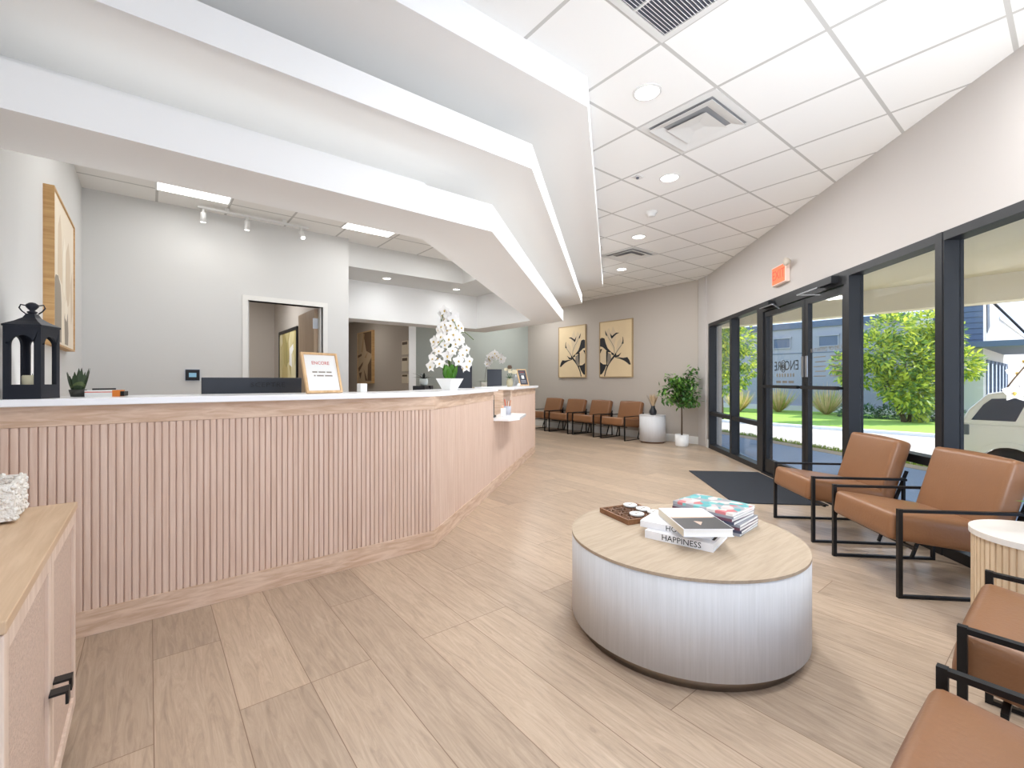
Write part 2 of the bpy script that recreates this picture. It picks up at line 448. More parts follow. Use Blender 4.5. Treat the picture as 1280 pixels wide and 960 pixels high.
# hallway and sage wall
m = MB().box(3.51, 3.62, 7.25, 10.5, 0, CZ).box(OFF_X, 3.62, 10.4, 10.5, 0, CZ)
S(m.build('wall_hall', HALLP), 'shaded taupe hallway wall beyond the desk, with art and notices', 'wall')
S(MB().box(OFF_X-.1, 3.6, 7.25, 10.5, 2.45, 2.53).build('ceiling_hall', SOFF), 'low ceiling of the dim hallway', 'ceiling')
S(MB().box(3.50, 3.63, 7.235, 7.25, 0, 2.3).build('trim_1', TRIMW), 'white end trim of the hallway wall', 'trim')
S(MB().box(3.62, XB, 9.15, 9.27, 0, CZ).build('wall_sage', SAGE), 'sage green wall behind the far end of the desk', 'wall')
S(MB().box(XB, XB+.12, XB-KW-.3, 9.27, 0, CZ).build('wall_back', WALLG), 'greige back wall behind the row of brown chairs', 'wall')
m = MB().box(XB-.015, XB, XB-KW, 9.15, 0, .14).box(3.62, XB, 9.135, 9.15, 0, .14)
S(m.build('baseboard_back', TRIMW, bevel=.004), 'white baseboard along the back wall', 'baseboard')
# pilaster in the far corner
m = MB(); pc = sfp(T_END-.20, -.0)
m.prism([tuple(sfp(T_END-.26)[:2]), tuple(sfp(T_END-.26, -.02)[:2]), (XB-.05, XB-KW+.05), (XB, XB-KW+.05), (XB, XB-KW)], .0, CZ)
S(m.build('wall_pilaster', WALLR), 'narrow pilaster in the corner between back wall and windows', 'wall')

# storefront wall (header + end pieces)
HEAD = 2.15
T_N = -.35   # near end of storefront
m = MB()
def slab(t0, t1, n0, n1, z0, z1, b=m):
    c = sfp((t0+t1)/2, (n0+n1)/2, (z0+z1)/2)
    return b.obox(c, WD, WN, (0, 0, 1), (t1-t0)/2, (n1-n0)/2, (z1-z0)/2)
slab(T_N, T_END, 0, .16, HEAD, CZ)
slab(8.24, T_END, 0, .16, 0, HEAD)
S(m.build('wall_storefront', WALLR), 'greige wall above the black storefront windows', 'wall')
m = MB(); slab(8.235, T_END-.0, -.015, 0, 0, .14, m); S(m.build('baseboard_storefront', TRIMW), 'short white baseboard beside the storefront jamb', 'baseboard')

# ---- storefront windows
def bay(name, label, t0, t1, lites, rail=.60, deep=.12, near_jamb=.06, far_jamb=.06):
    o = thing(name, label, 'window', tuple(sfp(t0)), kind='structure')
    inv = sfp(t0)
    f = MB()
    def sb(b, a0, a1, n0, n1, z0, z1):
        c = sfp((a0+a1)/2, (n0+n1)/2, (z0+z1)/2)-inv
        b.obox(c, WD, WN, (0, 0, 1), (a1-a0)/2, (n1-n0)/2, (z1-z0)/2)
    sb(f, t0, t0+near_jamb, 0, deep, 0, HEAD); sb(f, t1-far_jamb, t1, 0, deep, 0, HEAD)
    sb(f, t0+near_jamb, t1-far_jamb, 0, deep, HEAD-.06, HEAD); sb(f, t0+near_jamb, t1-far_jamb, 0, deep, 0, .07)
    f.build('window_frame', FRAME, o)
    for i in range(1, lites):
        t = t0+(t1-t0)*i/lites
        g = MB(); sb(g, t-.035, t+.035, 0, deep, .07, HEAD-.06); g.build('mullion', FRAME, o)
    a = t0+near_jamb
    for i in range(lites):
        b0 = t0+(t1-t0)*i/lites+(near_jamb if i == 0 else .035); b1 = t0+(t1-t0)*(i+1)/lites-(far_jamb if i == lites-1 else .035)
        if rail:
            g = MB(); sb(g, b0, b1, .005, deep-.01, rail-.03, rail+.03); g.build('mid_rail', FRAME, o)
        g = MB()
        sb(g, b0, b1, .092, .100, .07, (rail-.03) if rail else HEAD-.06)
        if rail: sb(g, b0, b1, .092, .100, rail+.03, HEAD-.06)
        g.build('pane', GLASS, o)
    return o
bay('window_1', 'two-pane black framed sidelight beside the far corner', 6.13, 8.24, 2, near_jamb=.11)
bay('window_2', 'black framed window between the entrance doors and the thick mullion', 3.375, 4.335, 1, near_jamb=.012, far_jamb=.012)
bay('window_3', 'black framed window at right with the white car behind it', 1.60, 3.325, 1, far_jamb=.012)
bay('window_4', 'black framed window continuing behind the near chairs', -.35, 1.60, 1)
m = MB(); slab(3.325, 3.375, -.004, .124, 0, HEAD, m)
S(m.build('trim_2', FRAME), 'dark metal post joining two storefront windows', 'mullion')
# door header
m = MB(); slab(4.335, 6.13, 0, .12, 2.03, HEAD, m); slab(4.335, 4.40, 0, .12, 0, 2.03, m); slab(6.07, 6.13, 0, .12, 0, 2.03, m); slab(4.40, 6.07, -.02, .14, 0, .015, m)
S(m.build('trim_3', FRAME), 'black metal frame around the pair of entrance doors', 'door frame')
def sdoor(name, label, t0, t1, hinge_far, letters):
    o = thing(name, label, 'door', tuple(sfp(t0)), kind='structure'); inv = sfp(t0)
    def sb(b, a0, a1, n0, n1, z0, z1):
        c = sfp((a0+a1)/2, (n0+n1)/2, (z0+z1)/2)-inv
        b.obox(c, WD, WN, (0, 0, 1), (a1-a0)/2, (n1-n0)/2, (z1-z0)/2)
    f = MB(); sb(f, t0, t0+.055, .02, .065, .02, 2.02); sb(f, t1-.055, t1, .02, .065, .02, 2.02)
    sb(f, t0+.055, t1-.055, .02, .065, 1.96, 2.02); sb(f, t0+.055, t1-.055, .02, .065, .02, .19)
    f.build('door_frame', FRAME, o)
    g = MB(); sb(g, t0+.055, t1-.055, .040, .046, .19, 1.96); g.build('pane', GLASS, o)
    b = MB(); sb(b, t0+.03, t1-.03, -.045, -.02, 1.075, 1.11); sb(b, t0+.03, t0+.06, -.02, .02, 1.08, 1.105); sb(b, t1-.06, t1-.03, -.02, .02, 1.08, 1.105)
    b.build('push_bar', FRAME, o)
    lk = MB(); s0 = t0+.012 if hinge_far else t1-.052
    sb(lk, s0, s0+.04, .012, .02, 1.20, 1.42); lk.build('lock_plate', CHROME, o)
    # closer
    tc_ = t1-.30 if hinge_far else t0+.08
    cb = MB(); sb(cb, tc_, tc_+.24, -.06, 0, 2.06, 2.125); c_ = cb.build('closer', FRAME, o)
    am = MB()
    pa = sfp(tc_+.2, -.07, 2.055)-inv; pb = sfp(tc_+(.02 if not hinge_far else .0)+(.42 if not hinge_far else -.30), -.14, 2.03)-inv
    pd = sfp((t0+t1)/2, -.01, 2.0)-inv
    am.bar(pa, pb, .022, .012); am.bar(pb, pd, .018, .01); am.build('closer_arm', CHROME, c_)
    mid = (t0+t1)/2
    def tx(s, size, z, name, sp=1, mt=INK, sx=1):
        # mirrored lettering: reads correctly from outside; +x of text runs along -WD seen from outside => +WD... 
        mt_ = basis(sfp(mid, .0475, z)-inv, WD, Vector((0, 0, 1)), WN)
        return text(s, size, name, mt, o, mt_, spacing=sp, sx=sx)
    if letters:
        for s_, dx in (('ENC', -.155), ('RE', .185)):
            mt_ = basis(sfp(mid+dx, .0475, 1.33)-inv, WD, Vector((0, 0, 1)), WN)
            text(s_, .155, 'door_lettering', INK, o, mt_, spacing=1.0)
        sw = MB()
        for k, rr in enumerate((.018, .040, .062)):
            pts = []
            for i in range(25):
                a = 2*PI*i/24; pts.append(sfp(mid+.045+rr*math.cos(a)*.85, .048, 1.33+rr*1.12*math.sin(a))-inv)
            sw.tube(pts, .0038, 5)
        sw.build('door_emblem', INK, o)
        b = MB()
        for k in range(7): sb(b, mid-.21+k*.065, mid-.18+k*.065, .047, .048, 1.205, 1.245)
        for k in range(3): sb(b, mid-.2+k*.15, mid-.08+k*.15, .047, .048, 1.135, 1.16)
        b.build('small_print', INKG, o)
    else:
        tx('HOURS OF OPERATION', .062, 1.47, 'door_lettering', 1.0, INKG)
        b = MB()
        for k in range(5):
            for a0, a1 in ((-.26, -.05), (.02, .24)):
                sb(b, mid+a0, mid+a1-.03*(k % 2), .047, .048, 1.395-k*.048, 1.405-k*.048)
        b.build('small_print', INKG, o)
    return o
sdoor('door_2', 'left glass entrance door with reversed black lettering', 5.10+.005, 6.07, True, True)
sdoor('door_3', 'right glass entrance door with faint reversed hours lettering', 4.40, 5.10-.005, False, False)

# ------------------------------------------------------------------ stepped soffit
def front(yk, nk, xend, ymax):
    """front polyline: from left wall along X, kink, along U2 to xend, then +Y"""
    # kink: y = yk and N2.p = nk
    kx = (nk-N2.y*yk)/N2.x
    s = (xend-kx)/U2.x
    return [(XL, yk), (kx, yk), (xend, yk+s*U2.y), (xend, ymax)]
F1 = front(2.32, -.73, 5.10, 7.25)
F2 = front(2.12, -.475, 5.73, 9.15)
F3 = front(1.87, -.136, 6.24, 9.15)
I1 = [(XL, 2.73)] + [front(2.73, -1.222, 4.64, 6.84)[1]] + [front(2.73, -1.222, 4.64, 6.84)[2]] + [(4.64, 6.84), (OFF_X, 6.84)]
def ring(b, outer, inner, z0, z1):
    """flat slab between two polylines (outer then inner reversed)"""
    b.prism(list(outer)+list(inner)[::-1], z0, z1)
LT = .02
# tier 1
m = MB(); ring(m, F1+[(OFF_X, 7.25)], I1, 2.10, 2.12)
m.wallstrip(F1[:4], 2.12, 2.27, LT, 1)
m.wallstrip(I1, 2.12, 2.68, LT, -1)
m.wallstrip(I1[:3], 2.68, CZ, LT, -1)
S(m.build('ceiling_soffit_lower', SOFF), 'lowest white soffit beam stepping around the reception desk', 'soffit')
# tier 2
J2 = offset(F2, .62)
m = MB(); ring(m, F2, J2, 2.47, 2.49); m.wallstrip(F2, 2.49, 2.62, LT, 1)
m.wallstrip(J2, 2.49, CZ, LT, -1)
S(m.build('ceiling_soffit_middle', SOFF), 'middle white soffit step above the reception desk', 'soffit')
J3 = offset(F3, .62)
m = MB(); ring(m, F3, J3, 2.82, 2.84); m.wallstrip(F3, 2.84, CZ, LT, 1)
S(m.build('ceiling_soffit_upper', SOFF), 'topmost white soffit step meeting the tile ceiling', 'soffit')
# inner tray ring at 2.68 with fascia up to the ceiling
m = MB()
m.prism([(OFF_X, 6.06), (3.84, 6.06), (3.84, 4.70), (4.64, 5.30), (4.64, 6.84), (OFF_X, 6.84)], 2.68, 2.70)
m.box(OFF_X, 3.86, 6.06, 6.08, 2.70, CZ); m.box(3.84, 3.86, 4.70, 6.06, 2.70, CZ)
S(m.build('ceiling_tray', WALL), 'recessed ceiling tray edge over the office, with two small downlights', 'soffit')
# header face down to hallway & wall over it
S(MB().box(OFF_X, 5.10, 7.13, 7.25, 2.12, CZ).build('wall_header', WALL), 'wall above the hallway opening', 'wall')

# ------------------------------------------------------------------ reception desk
def fluted(b, p0, p1, z0, z1, pitch=.0285, left=True):
    p0, p1 = Vector(p0[:2]), Vector(p1[:2]); d = p1-p0; L_ = d.length; d.normalize(); n = Vector((d.y, -d.x))
    k = max(1, round(L_/pitch)); p = L_/k; pts = []
    for i in range(k):
        for a, q in ((.0, -.011), (.09, -.011), (.09, -.0022), (.16, -.0004), (.30, 0), (.73, 0), (.87, -.0004), (.94, -.0022), (.94, -.011)):
            pts.append(p0+d*((i+a)*p)+n*q)
    pts.append(p1+n*-.011)
    vs = [(q.x, q.y, z0) for q in pts]+[(q.x, q.y, z1) for q in pts]; N = len(pts)
    b.add(vs, [(i, i+1, N+i+1, N+i) for i in range(N-1)])
desk = thing('reception_desk', 'long angled reception desk with vertical fluted oak front', 'desk', (XL+.01, 2.82, 0))
DO = Vector((XL+.01, 2.82, 0))
E_S = 4.34; NS0, NS1 = 1.66, 2.52
P0 = Vector((XL+.01, 2.82, 0)); P2 = P1+U2*E_S
def loc(p): return tuple((Vector((p[0], p[1], 0))-DO)[:2])
b = MB(); fluted(b, loc(P0), loc(P1), .117, .96); b.build('fluted_panel', SLAT, desk)
b = MB(); fluted(b, loc(P1), loc(P1+U2*NS0), .117, .96); fluted(b, loc(P1+U2*NS0), loc(P1+U2*NS1), .117, .73); fluted(b, loc(P1+U2*NS1), loc(P2), .117, .96)
b.build('fluted_panel', SLAT, desk)
def strip(pts, th, z0, z1, out=.004):
    a = offset(pts, -out); c = offset(pts, th); bb = MB(); bb.prism([loc(q) for q in a]+[loc(q) for q in c[::-1]], z0, z1); return bb
PA = P1+U2*NS0; PB = P1+U2*NS1
strip([P0, P1, P2], .10, 0, .117).build('kick_board', OAKH, desk, bevel=.002)
strip([P0, P1, PA], .10, .96, 1.05).build('trim_board', OAKH, desk, bevel=.002)
strip([PB, P2], .10, .96, 1.05).build('trim_board', OAKH, desk, bevel=.002)
bb = MB(); 
for a, c, zt in ((P0, P1, .96), (P1, PA, .96), (PA, PB, .73), (PB, P2, .96)):
    bb.prism([loc(q) for q in offset([a, c], .0115)]+[loc(q) for q in offset([a, c], .10)[::-1]], .117, zt)
bb.build('partition', SLAT, desk)
# end panels at the notch and far end
for p, sgn in ((PA, -1), (PB, 1)):
    q = p+U2*(.012*sgn); a = [p-N2*.006, q-N2*.006, q-N2*.30, p-N2*.30]
    bb = MB(); bb.prism([loc(v) for v in a], .72, 1.05); bb.build('end_panel', OAKH, desk)
bb = MB(); q = P2+U2*.012; bb.prism([loc(v) for v in (P2+N2*.004, q+N2*.004, q-N2*.45, P2-N2*.45)], 0, 1.05)
bb.build('end_panel', OAKH, desk)
# inner work surface
inner = offset([P0, P1, P2], .10); inner2 = offset([P0, P1, P2], .80)
bb = MB(); bb.prism([loc(q) for q in inner]+[loc(q) for q in inner2[::-1]], .70, .735); bb.build('work_surface', QUARTZ, desk)
bb = MB()
for q0, q1 in ((inner2[0], inner2[1]), (inner2[1], inner2[2])):
    a = offset([q0, q1], -.05); c = offset([q0, q1], -.35)
    for f0 in (.06, .5, .90):
        def lp(u, v, f): return (u[0]+(v[0]-u[0])*f, u[1]+(v[1]-u[1])*f)
        bb = MB(); bb.prism([loc(lp(a[0], a[1], f0)), loc(lp(a[0], a[1], f0+.03)), loc(lp(c[0], c[1], f0+.03)), loc(lp(c[0], c[1], f0))], 0, .70); bb.build('pedestal', OAKH, desk)
CT = 1.082
# countertop with rounded corner
def curved_top(pts_front, depth, round_at=None):
    f = offset(pts_front, -.045); bk = offset(pts_front, depth)
    if round_at is not None:
        A, B, D = Vector(f[0]), Vector(f[1]), Vector(f[2])
        a = B+(A-B).normalized()*.30; d = B+(D-B).normalized()*.30
        arc = [(1-t)**2*a+2*t*(1-t)*B+t*t*d for t in [i/10 for i in range(11)]]
        f = [tuple(A)]+[tuple(q) for q in arc]+[tuple(D)]
    return f+bk[::-1]
ct = MB().prism([tuple(Vector(q)-Vector((.6, 2.95))) for q in curved_top([P0, P1, PA+U2*.02], .42, 1)], 0, .032).build('countertop', QUARTZ, loc=(.6, 2.95, 1.05), bevel=.004)
tag(ct, 'white quartz countertop with rounded bend on the near part of the desk', 'countertop')
c0 = PB+U2*.9
ct = MB().prism([tuple((Vector(q)-c0.xy)) for q in curved_top([PB-U2*.03, P2+U2*.06], .46)], 0, .032).build('countertop', QUARTZ, loc=(c0.x, c0.y, 1.05), bevel=.004)
tag(ct, 'white quartz top on the far end section of the desk, beyond the gap', 'countertop')
lg = MB()
mid = (PA+PB)/2
lg.prism([tuple((q-mid).xy) for q in (PA+U2*.014+N2*.005, PA+U2*.014+N2*.16, PA+U2*.20+N2*.24, PB-U2*.06+N2*.20, PB-U2*.015+N2*.005, PB-U2*.015-N2*.099, PA+U2*.014-N2*.099)], 0, .03)
tag(lg.build('transaction_ledge', QUARTZ, loc=(mid.x, mid.y, .735), bevel=.003), 'low white writing ledge in the gap of the desk', 'ledge')

# ------------------------------------------------------------------ lounge chairs
def rounded_box(w, d, t, r=.035, puff=.012):
    """cushion centred on origin: w along x, d along y, t along z"""
    bm = bmesh.new(); bmesh.ops.create_cube(bm, size=1)
    for v in bm.verts: v.co = Vector((v.co.x*w, v.co.y*d, v.co.z*t))
    bmesh.ops.bevel(bm, geom=bm.edges[:], offset=r, segments=4, profile=.6, affect='EDGES')
    big = [f for f in bm.faces if f.calc_area() > .25*min(w*d, w*t, d*t)]
    es = list({e for f in big for e in f.edges})
    bmesh.ops.subdivide_edges(bm, edges=es, cuts=5, use_grid_fill=True)
    for v in bm.verts:
        u = 1-min(1, abs(v.co.x)/(w/2))**2; q = 1-min(1, abs(v.co.y)/(d/2))**2; h = 1-min(1, abs(v.co.z)/(t/2))**2
        v.co.z += math.copysign(puff, v.co.z)*u*q
        v.co.y += math.copysign(puff*.6, v.co.y)*u*h
        v.co.x += math.copysign(puff*.4, v.co.x)*q*h
    return bm
def from_bm(name, bm, m, parent, mtx):
    bm.transform(mtx); me = bpy.data.meshes.new(name); bm.to_mesh(me); bm.free()
    for p in me.polygons: p.use_smooth = True
    me.materials.append(m); o = bpy.data.objects.new(name, me); C.objects.link(o); o.parent = parent; return o
CW = .61
def make_chair(label, group):
    t = thing('lounge_chair', label, 'chair', group=group)
    from_bm('seat', rounded_box(.535, .56, .15), LEATH, t, Matrix.Translation((0, -.045, .335)) @ Matrix.Rotation(math.radians(-8), 4, 'X'))
    from_bm('backrest', rounded_box(.535, .11, .46, .032), LEATH, t, Matrix.Translation((0, .262, .51)) @ Matrix.Rotation(math.radians(-17), 4, 'X'))
    for s in (-1, 1):
        x = s*(CW/2-.011)
        f = MB(); f.bar((x, -.30, .0), (x, -.30, .475), .021, .021); f.bar((x, -.29, .465), (x, .30, .465), .021, .015); f.bar((x, .295, .0), (x, .295, .475), .021, .015); f.bar((x, -.29, .0085), (x, .29, .0085), .021, .015)
        f.build('side_frame', BLACK, t)
        g = MB(); g.bar((s*.268, .15, .016), (s*.268, .335, .52), .016, .016); g.build('back_strut', BLACK, t)
    for y_, z_ in ((.20, .262), (-.22, .262), (.315, .46)):
        g = MB(); g.bar((-.29, y_, z_), (.29, y_, z_), .016, .016); g.build('cross_bar', BLACK, t)
    return t
GB = 'brown chairs in a row along the back wall'; GW = 'brown chairs with their backs to the storefront windows'; GN = 'brown chairs at the near right edge'
c0_ = make_chair('tan leather lounge chair with black frame nearest the entrance doors, back to the windows', GW)
a45 = math.radians(-135)
c0_.location = (4.155, 1.205, 0); c0_.rotation_euler.z = a45
dup(c0_, (3.557, .607, 0), a45, 'tan leather lounge chair by the windows, touching the fluted side table', GW)
dup(c0_, (2.075, -.09, 0), PI, 'tan lounge chair at the right edge, between the fluted side table and the nearest chair', GN)
dup(c0_, (1.195, -.09, 0), PI, 'nearest tan lounge chair, its seat cut by the bottom edge of the picture', GN)
for i, (y, lb) in enumerate(((5.78, 'brown lounge chair in the back row, right beside the white drum table'),
                             (6.565, 'brown lounge chair in the back row, second from the drum table'),
                             (7.30, 'brown lounge chair in the back row, third from the drum table'),
                             (8.04, 'brown lounge chair at the far end of the back row, partly hidden by the desk'))):
    dup(c0_, (7.44, y, 0), -PI/2, lb, GB)

# ------------------------------------------------------------------ coffee table + things on it
tb = thing('coffee_table', 'large round drum coffee table in limed oak on a bronze plinth', 'table', (2.0, 1.2, 0))
b = MB(); b.smooth = True; b.lathe([(.49, 0), (.49, .05)], 72); b.smooth = False; b.build('plinth', BRONZE, tb)
b = MB(); b.smooth = True; b.lathe([(.522, .05), (.522, .418)], 96); b.build('drum', TBLSIDE, tb)
b = MB(); b.lathe([(.523, .418), (.523, .430)], 96); b.build('top', TBLTOP, tb)
TT = .430
def book(label, A, B, depth, th, z, mats, title=None, tsize=.02, name='book', rz_flip=False, cover_dec=None, group=None):
    """spine runs A->B (ground xy); book extends to the left of A->B"""
    A, B = Vector(A), Vector(B); d = (B-A); L_ = d.length; ang = math.atan2(d.y, d.x)
    t = thing(name, label, 'book', (A.x, A.y, z), ang, group)
    cov, pg = mats
    m_ = MB(); e = .003
    m_.box(0, L_, 0, depth, 0, e).box(0, L_, 0, depth, th-e, th).box(0, L_, 0, e, e, th-e); m_.build('cover', cov, t)
    MB().box(.003, L_-.004, e, depth-.004, e, th-e).build('pages', pg, t)
    if title:
        text(title, tsize, 'spine_title', INK, t, basis((L_*.55, -.0006, th/2), Vector((1, 0, 0)), Vector((0, 0, 1)), Vector((0, -1, 0))), extrude=.0003, sx=1.0)
    if cover_dec: cover_dec(t, L_, depth, th)
    return t
WCOV = mat('white_book_cover', srgb(238, 238, 240), .4)
def dec1(t, L_, dp, th): MB().box(L_*.62, L_*.97, dp*.22, dp*.9, th, th+.0006).build('cover_print', INK, t)
book('white hardback titled HAPPINESS at the bottom of the book pile', (1.806, 1.272), (1.872, .978), .235, .036, TT, (WCOV, PAPER), 'HAPPINESS', .036, cover_dec=dec1)
book('white hardback sandwiched in the middle of the book pile', (1.83, 1.315), (1.905, 1.005), .22, .030, TT+.0366, (WCOV, PAPER), 'HOUSE', .034)
def dec3(t, L_, dp, th):
    MB().box(.004, L_*.55, .004, dp-.003, th, th+.0005).build('cover_photo', mat('dark_photo', srgb(66, 64, 64), .5), t)
    b_ = MB(); b_.prism([(L_*.28, dp*.30), (L_*.44, dp*.34), (L_*.36, dp*.47)], th+.0005, th+.001); b_.prism([(L_*.5, dp*.05), (L_*.56, dp*.05), (L_*.52, dp*.95), (L_*.47, dp*.6)], th+.0005, th+.001)
    b_.build('cover_figure', mat('skin_print', srgb(206, 178, 160), .6), t)
SPN = mat('cream_spine', srgb(226, 218, 200), .5)
A_, B_ = Vector((1.985, 1.318)), Vector((1.778, 1.055))
# spine faces left-front: runs from far-left corner to near-left corner
book('hardback with a dark photograph on its white cover, on top of the book pile', (A_.x-.015, A_.y-.01), (B_.x-.005, B_.y), .215, .034, TT+.0672, (WCOV, PAPER), None, cover_dec=lambda t, L_, dp, th: (
    MB().box(L_*.45, L_*.995, .004, dp-.003, th, th+.0005).build('cover_photo', mat('dark_photo', srgb(66, 64, 64), .5), t),
    MB().prism([(L_*.66, dp*.40), (L_*.84, dp*.44), (L_*.70, dp*.56)], th+.0005, th+.001).prism([(L_*.45, dp*.02), (L_*.52, dp*.02), (L_*.50, dp*.95), (L_*.45, dp*.9)], th+.0005, th+.001).build('cover_figure', mat('skin_print', srgb(206, 178, 160), .6), t),
    MB().box(0, L_, -.0006, 0, .002, th-.002).build('spine', SPN, t)))
# magazines
MAGC = [mat('mag_'+n, srgb(*c), .3) for n, c in (('pink', (196, 150, 152)), ('grey', (150, 152, 160)), ('white', (226, 226, 228)), ('navy', (70, 74, 96)), ('cream', (222, 212, 196)), ('plum', (104, 66, 82)))]
MAGTOP = voronoi_mat('magazine_cover', [srgb(214, 196, 196), srgb(96, 178, 182), srgb(170, 172, 178), srgb(222, 216, 210), srgb(206, 120, 124), srgb(126, 198, 196), srgb(226, 220, 214)], (22, 26, 1), .3)
ordn = ['bottom magazine', 'second magazine from the bottom', 'third magazine from the bottom', 'fourth magazine from the bottom', 'fifth magazine from the bottom', 'sixth magazine from the bottom', 'seventh magazine from the bottom', 'top magazine, with a turquoise and pink cover,']
mz = TT
rnd = random.Random(3)
for i in range(8):
    th = .013 if i != 4 else .014
    lower = i < 4
    ang = math.radians(-84 if lower else -88)+rnd.uniform(-.03, .03)
    cx, cy = (2.265+rnd.uniform(-.006, .006), 1.165+rnd.uniform(-.006, .006)) if lower else (2.25+rnd.uniform(-.006, .006), 1.175+rnd.uniform(-.006, .006))
    t = thing('magazine', ordn[i]+' in the stack beside the books', 'magazine', (cx, cy, mz), ang+PI/2, 'magazines stacked on the coffee table')
    MB().box(-.118, .118, -.152, .152, .0008, th-.0008).build('pages', PAPER, t)
    b = MB(); b.box(-.12, .12, -.154, .154, th-.0008, th); b.box(-.12, .12, -.154, .154, 0, .0008); b.box(-.1208, -.12, -.154, .154, 0, th)
    b.build('cover', MAGTOP if i == 7 else MAGC[(i*2+1) % 6], t)
    mz += th+.0003
# tray with lattice
ang = math.atan2(1.418-1.669, 1.879-1.955)
tw = Vector((1.955, 1.669, 0)); 
tr = thing('wooden_tray', 'square walnut tray with a carved lattice inside, on the coffee table', 'tray', (2.045, 1.52, TT), math.radians(-15))
WAL = wood('walnut', srgb(150, 108, 76), srgb(116, 80, 54), (30, 6, 30), .5, .35)
b = MB(); hw = .125
b.box(-hw, hw, -hw, hw, 0, .006); b.box(-hw, hw, -hw, -hw+.01, .006, .026); b.box(-hw, hw, hw-.01, hw, .006, .026); b.box(-hw, -hw+.01, -hw+.01, hw-.01, .006, .026); b.box(hw-.01, hw, -hw+.01, hw-.01, .006, .026)
b.build('tray_box', WAL, tr, bevel=.001)
b = MB(); 
for k in range(3):
    cx = -.078+k*.078
    for j in range(3):
        cy = -.078+j*.078
        for q in range(4):
            a = q*PI/4; dx, dy = math.cos(a)*.052, math.sin(a)*.052
            b.bar((cx-dx*.75, cy-dy*.75, .016), (cx+dx*.75, cy+dy*.75, .016), .006, .016)
for k in (-1, 1):
    b.bar((k*.039, -.115, .016), (k*.039, .115, .016), .005, .016); b.bar((-.115, k*.039, .016), (.115, k*.039, .016), .005, .016)
b.build('lattice', wood('walnut_lattice', srgb(132, 94, 68), srgb(98, 68, 46), (30, 6, 30), .6), tr)
RIM = mat('coaster_rim', srgb(220, 200, 176), .6)
for (x, y), lb in zip(((2.120, 1.590), (2.112, 1.500), (2.005, 1.462), (2.108, 1.425)), ('farthest', 'second farthest', 'nearest the front edge', 'nearest the books')):
    t = thing('coaster', 'round white coaster in the walnut tray, the one '+lb, 'coaster', (x, y, TT+.0262), 0, 'coasters in the walnut tray')
    b = MB(); b.lathe([(.036, 0), (.038, .002), (.038, .008), (.036, .009)], 28); b.build('disc', WHITE, t)
    b = MB(); b.box(-.018, .018, -.004, .004, .009, .0094); b.build('print', INKG, t)

# ------------------------------------------------------------------ fluted side table with orchid
st = thing('side_table', 'round pale side table with fluted sides beside the window chair', 'table', (2.985, .10, 0))
FS = .232
FLW = wood('pale_fluted_wood', srgb(226, 204, 174), srgb(208, 184, 152), (50, 50, 3), .5)
b = MB(); pts = []
NF = 60
for i in range(NF):
    for a, q in ((.0, -.006), (.15, -.006), (.22, 0), (.9, 0), (.98, -.006)):
        an = 2*PI*(i+a)/NF; pts.append(((FS-.008+q)*math.cos(an), (FS-.008+q)*math.sin(an)))
vs = [(x, y, .03) for x, y in pts]+[(x, y, .475) for x, y in pts]; N = len(pts)
b.add(vs, [(i, (i+1) % N, N+(i+1) % N, N+i) for i in range(N)]); b.build('fluted_drum', FLW, st)
b = MB(); b.lathe([(FS-.03, 0), (FS-.03, .03)], 48); b.build('base_ring', FLW, st)
b = MB(); b.lathe([(FS, .475), (FS, .50)], 64); b.build('top', mat('pale_top', srgb(234, 228, 220), .35), st)

def flower_mesh(name, r, m5=True):
    b = MB(); b.smooth = True
    for k in range(5):
        a = 2*PI*k/5+PI/2; d = Vector((math.cos(a), math.sin(a), .18)); w = r*(.95 if k in (1, 4) else .62)
        b.leaf((0, 0, 0), d, (0, 0, 1), r, w, .18, 4)
    b.use(1); b.smooth = True; b.sphere((0, -.08*r, .12*r), .17*r, 6, 4); b.leaf((0, -.1*r, .1*r), (0, -.7, .6), (0, .5, .5), r*.35, r*.25, 0, 3)
    me = bpy.data.meshes.new(name); me.from_pydata(b.v, [], b.f); me.materials.append(PETAL); me.materials.append(PETALC)
    me.polygons.foreach_set('material_index', b.mi); me.polygons.foreach_set('use_smooth', b.sm); me.update(); return me
def blossoms(parent, spots, me, rr):
    for p, n in spots:
        o = bpy.data.objects.new('blossom', me); C.objects.link(o); o.parent = parent; o.location = p
        o.rotation_mode = 'QUATERNION'; q = Vector(n).to_track_quat('Z', 'Y'); o.rotation_quaternion = q
        k = rr.uniform(.82, 1.1); o.scale = (k, k, k)
CAMV = Vector((0, 0, 1.16))

# big orchid on the counter
oc = Vector((1.965, 3.30, CT))
orch = thing('potted_orchid', 'large white orchid in a tapered white square bowl on the counter bend', 'plant', tuple(oc), math.radians(20))
b = MB()
def taper(b, z0, z1, h0, h1, thick=.008):
    vs = [(sx*h0, sy*h0, z0) for sx, sy in ((-1, -1), (1, -1), (1, 1), (-1, 1))]+[(sx*h1, sy*h1, z1) for sx, sy in ((-1, -1), (1, -1), (1, 1), (-1, 1))]
    vi = [(sx*(h1-thick), sy*(h1-thick), z1) for sx, sy in ((-1, -1), (1, -1), (1, 1), (-1, 1))]+[(sx*(h1-thick-.006), sy*(h1-thick-.006), z1-.015) for sx, sy in ((-1, -1), (1, -1), (1, 1), (-1, 1))]
    b.add(vs+vi, [(3, 2, 1, 0)]+[(i, (i+1) % 4, 4+(i+1) % 4, 4+i) for i in range(4)]+[(4+i, 4+(i+1) % 4, 8+(i+1) % 4, 8+i) for i in range(4)]+[(8+i, 8+(i+1) % 4, 12+(i+1) % 4, 12+i) for i in range(4)]+[(12, 13, 14, 15)])
taper(b, 0, .098, .042, .082); b.build('bowl', WHITE, orch)
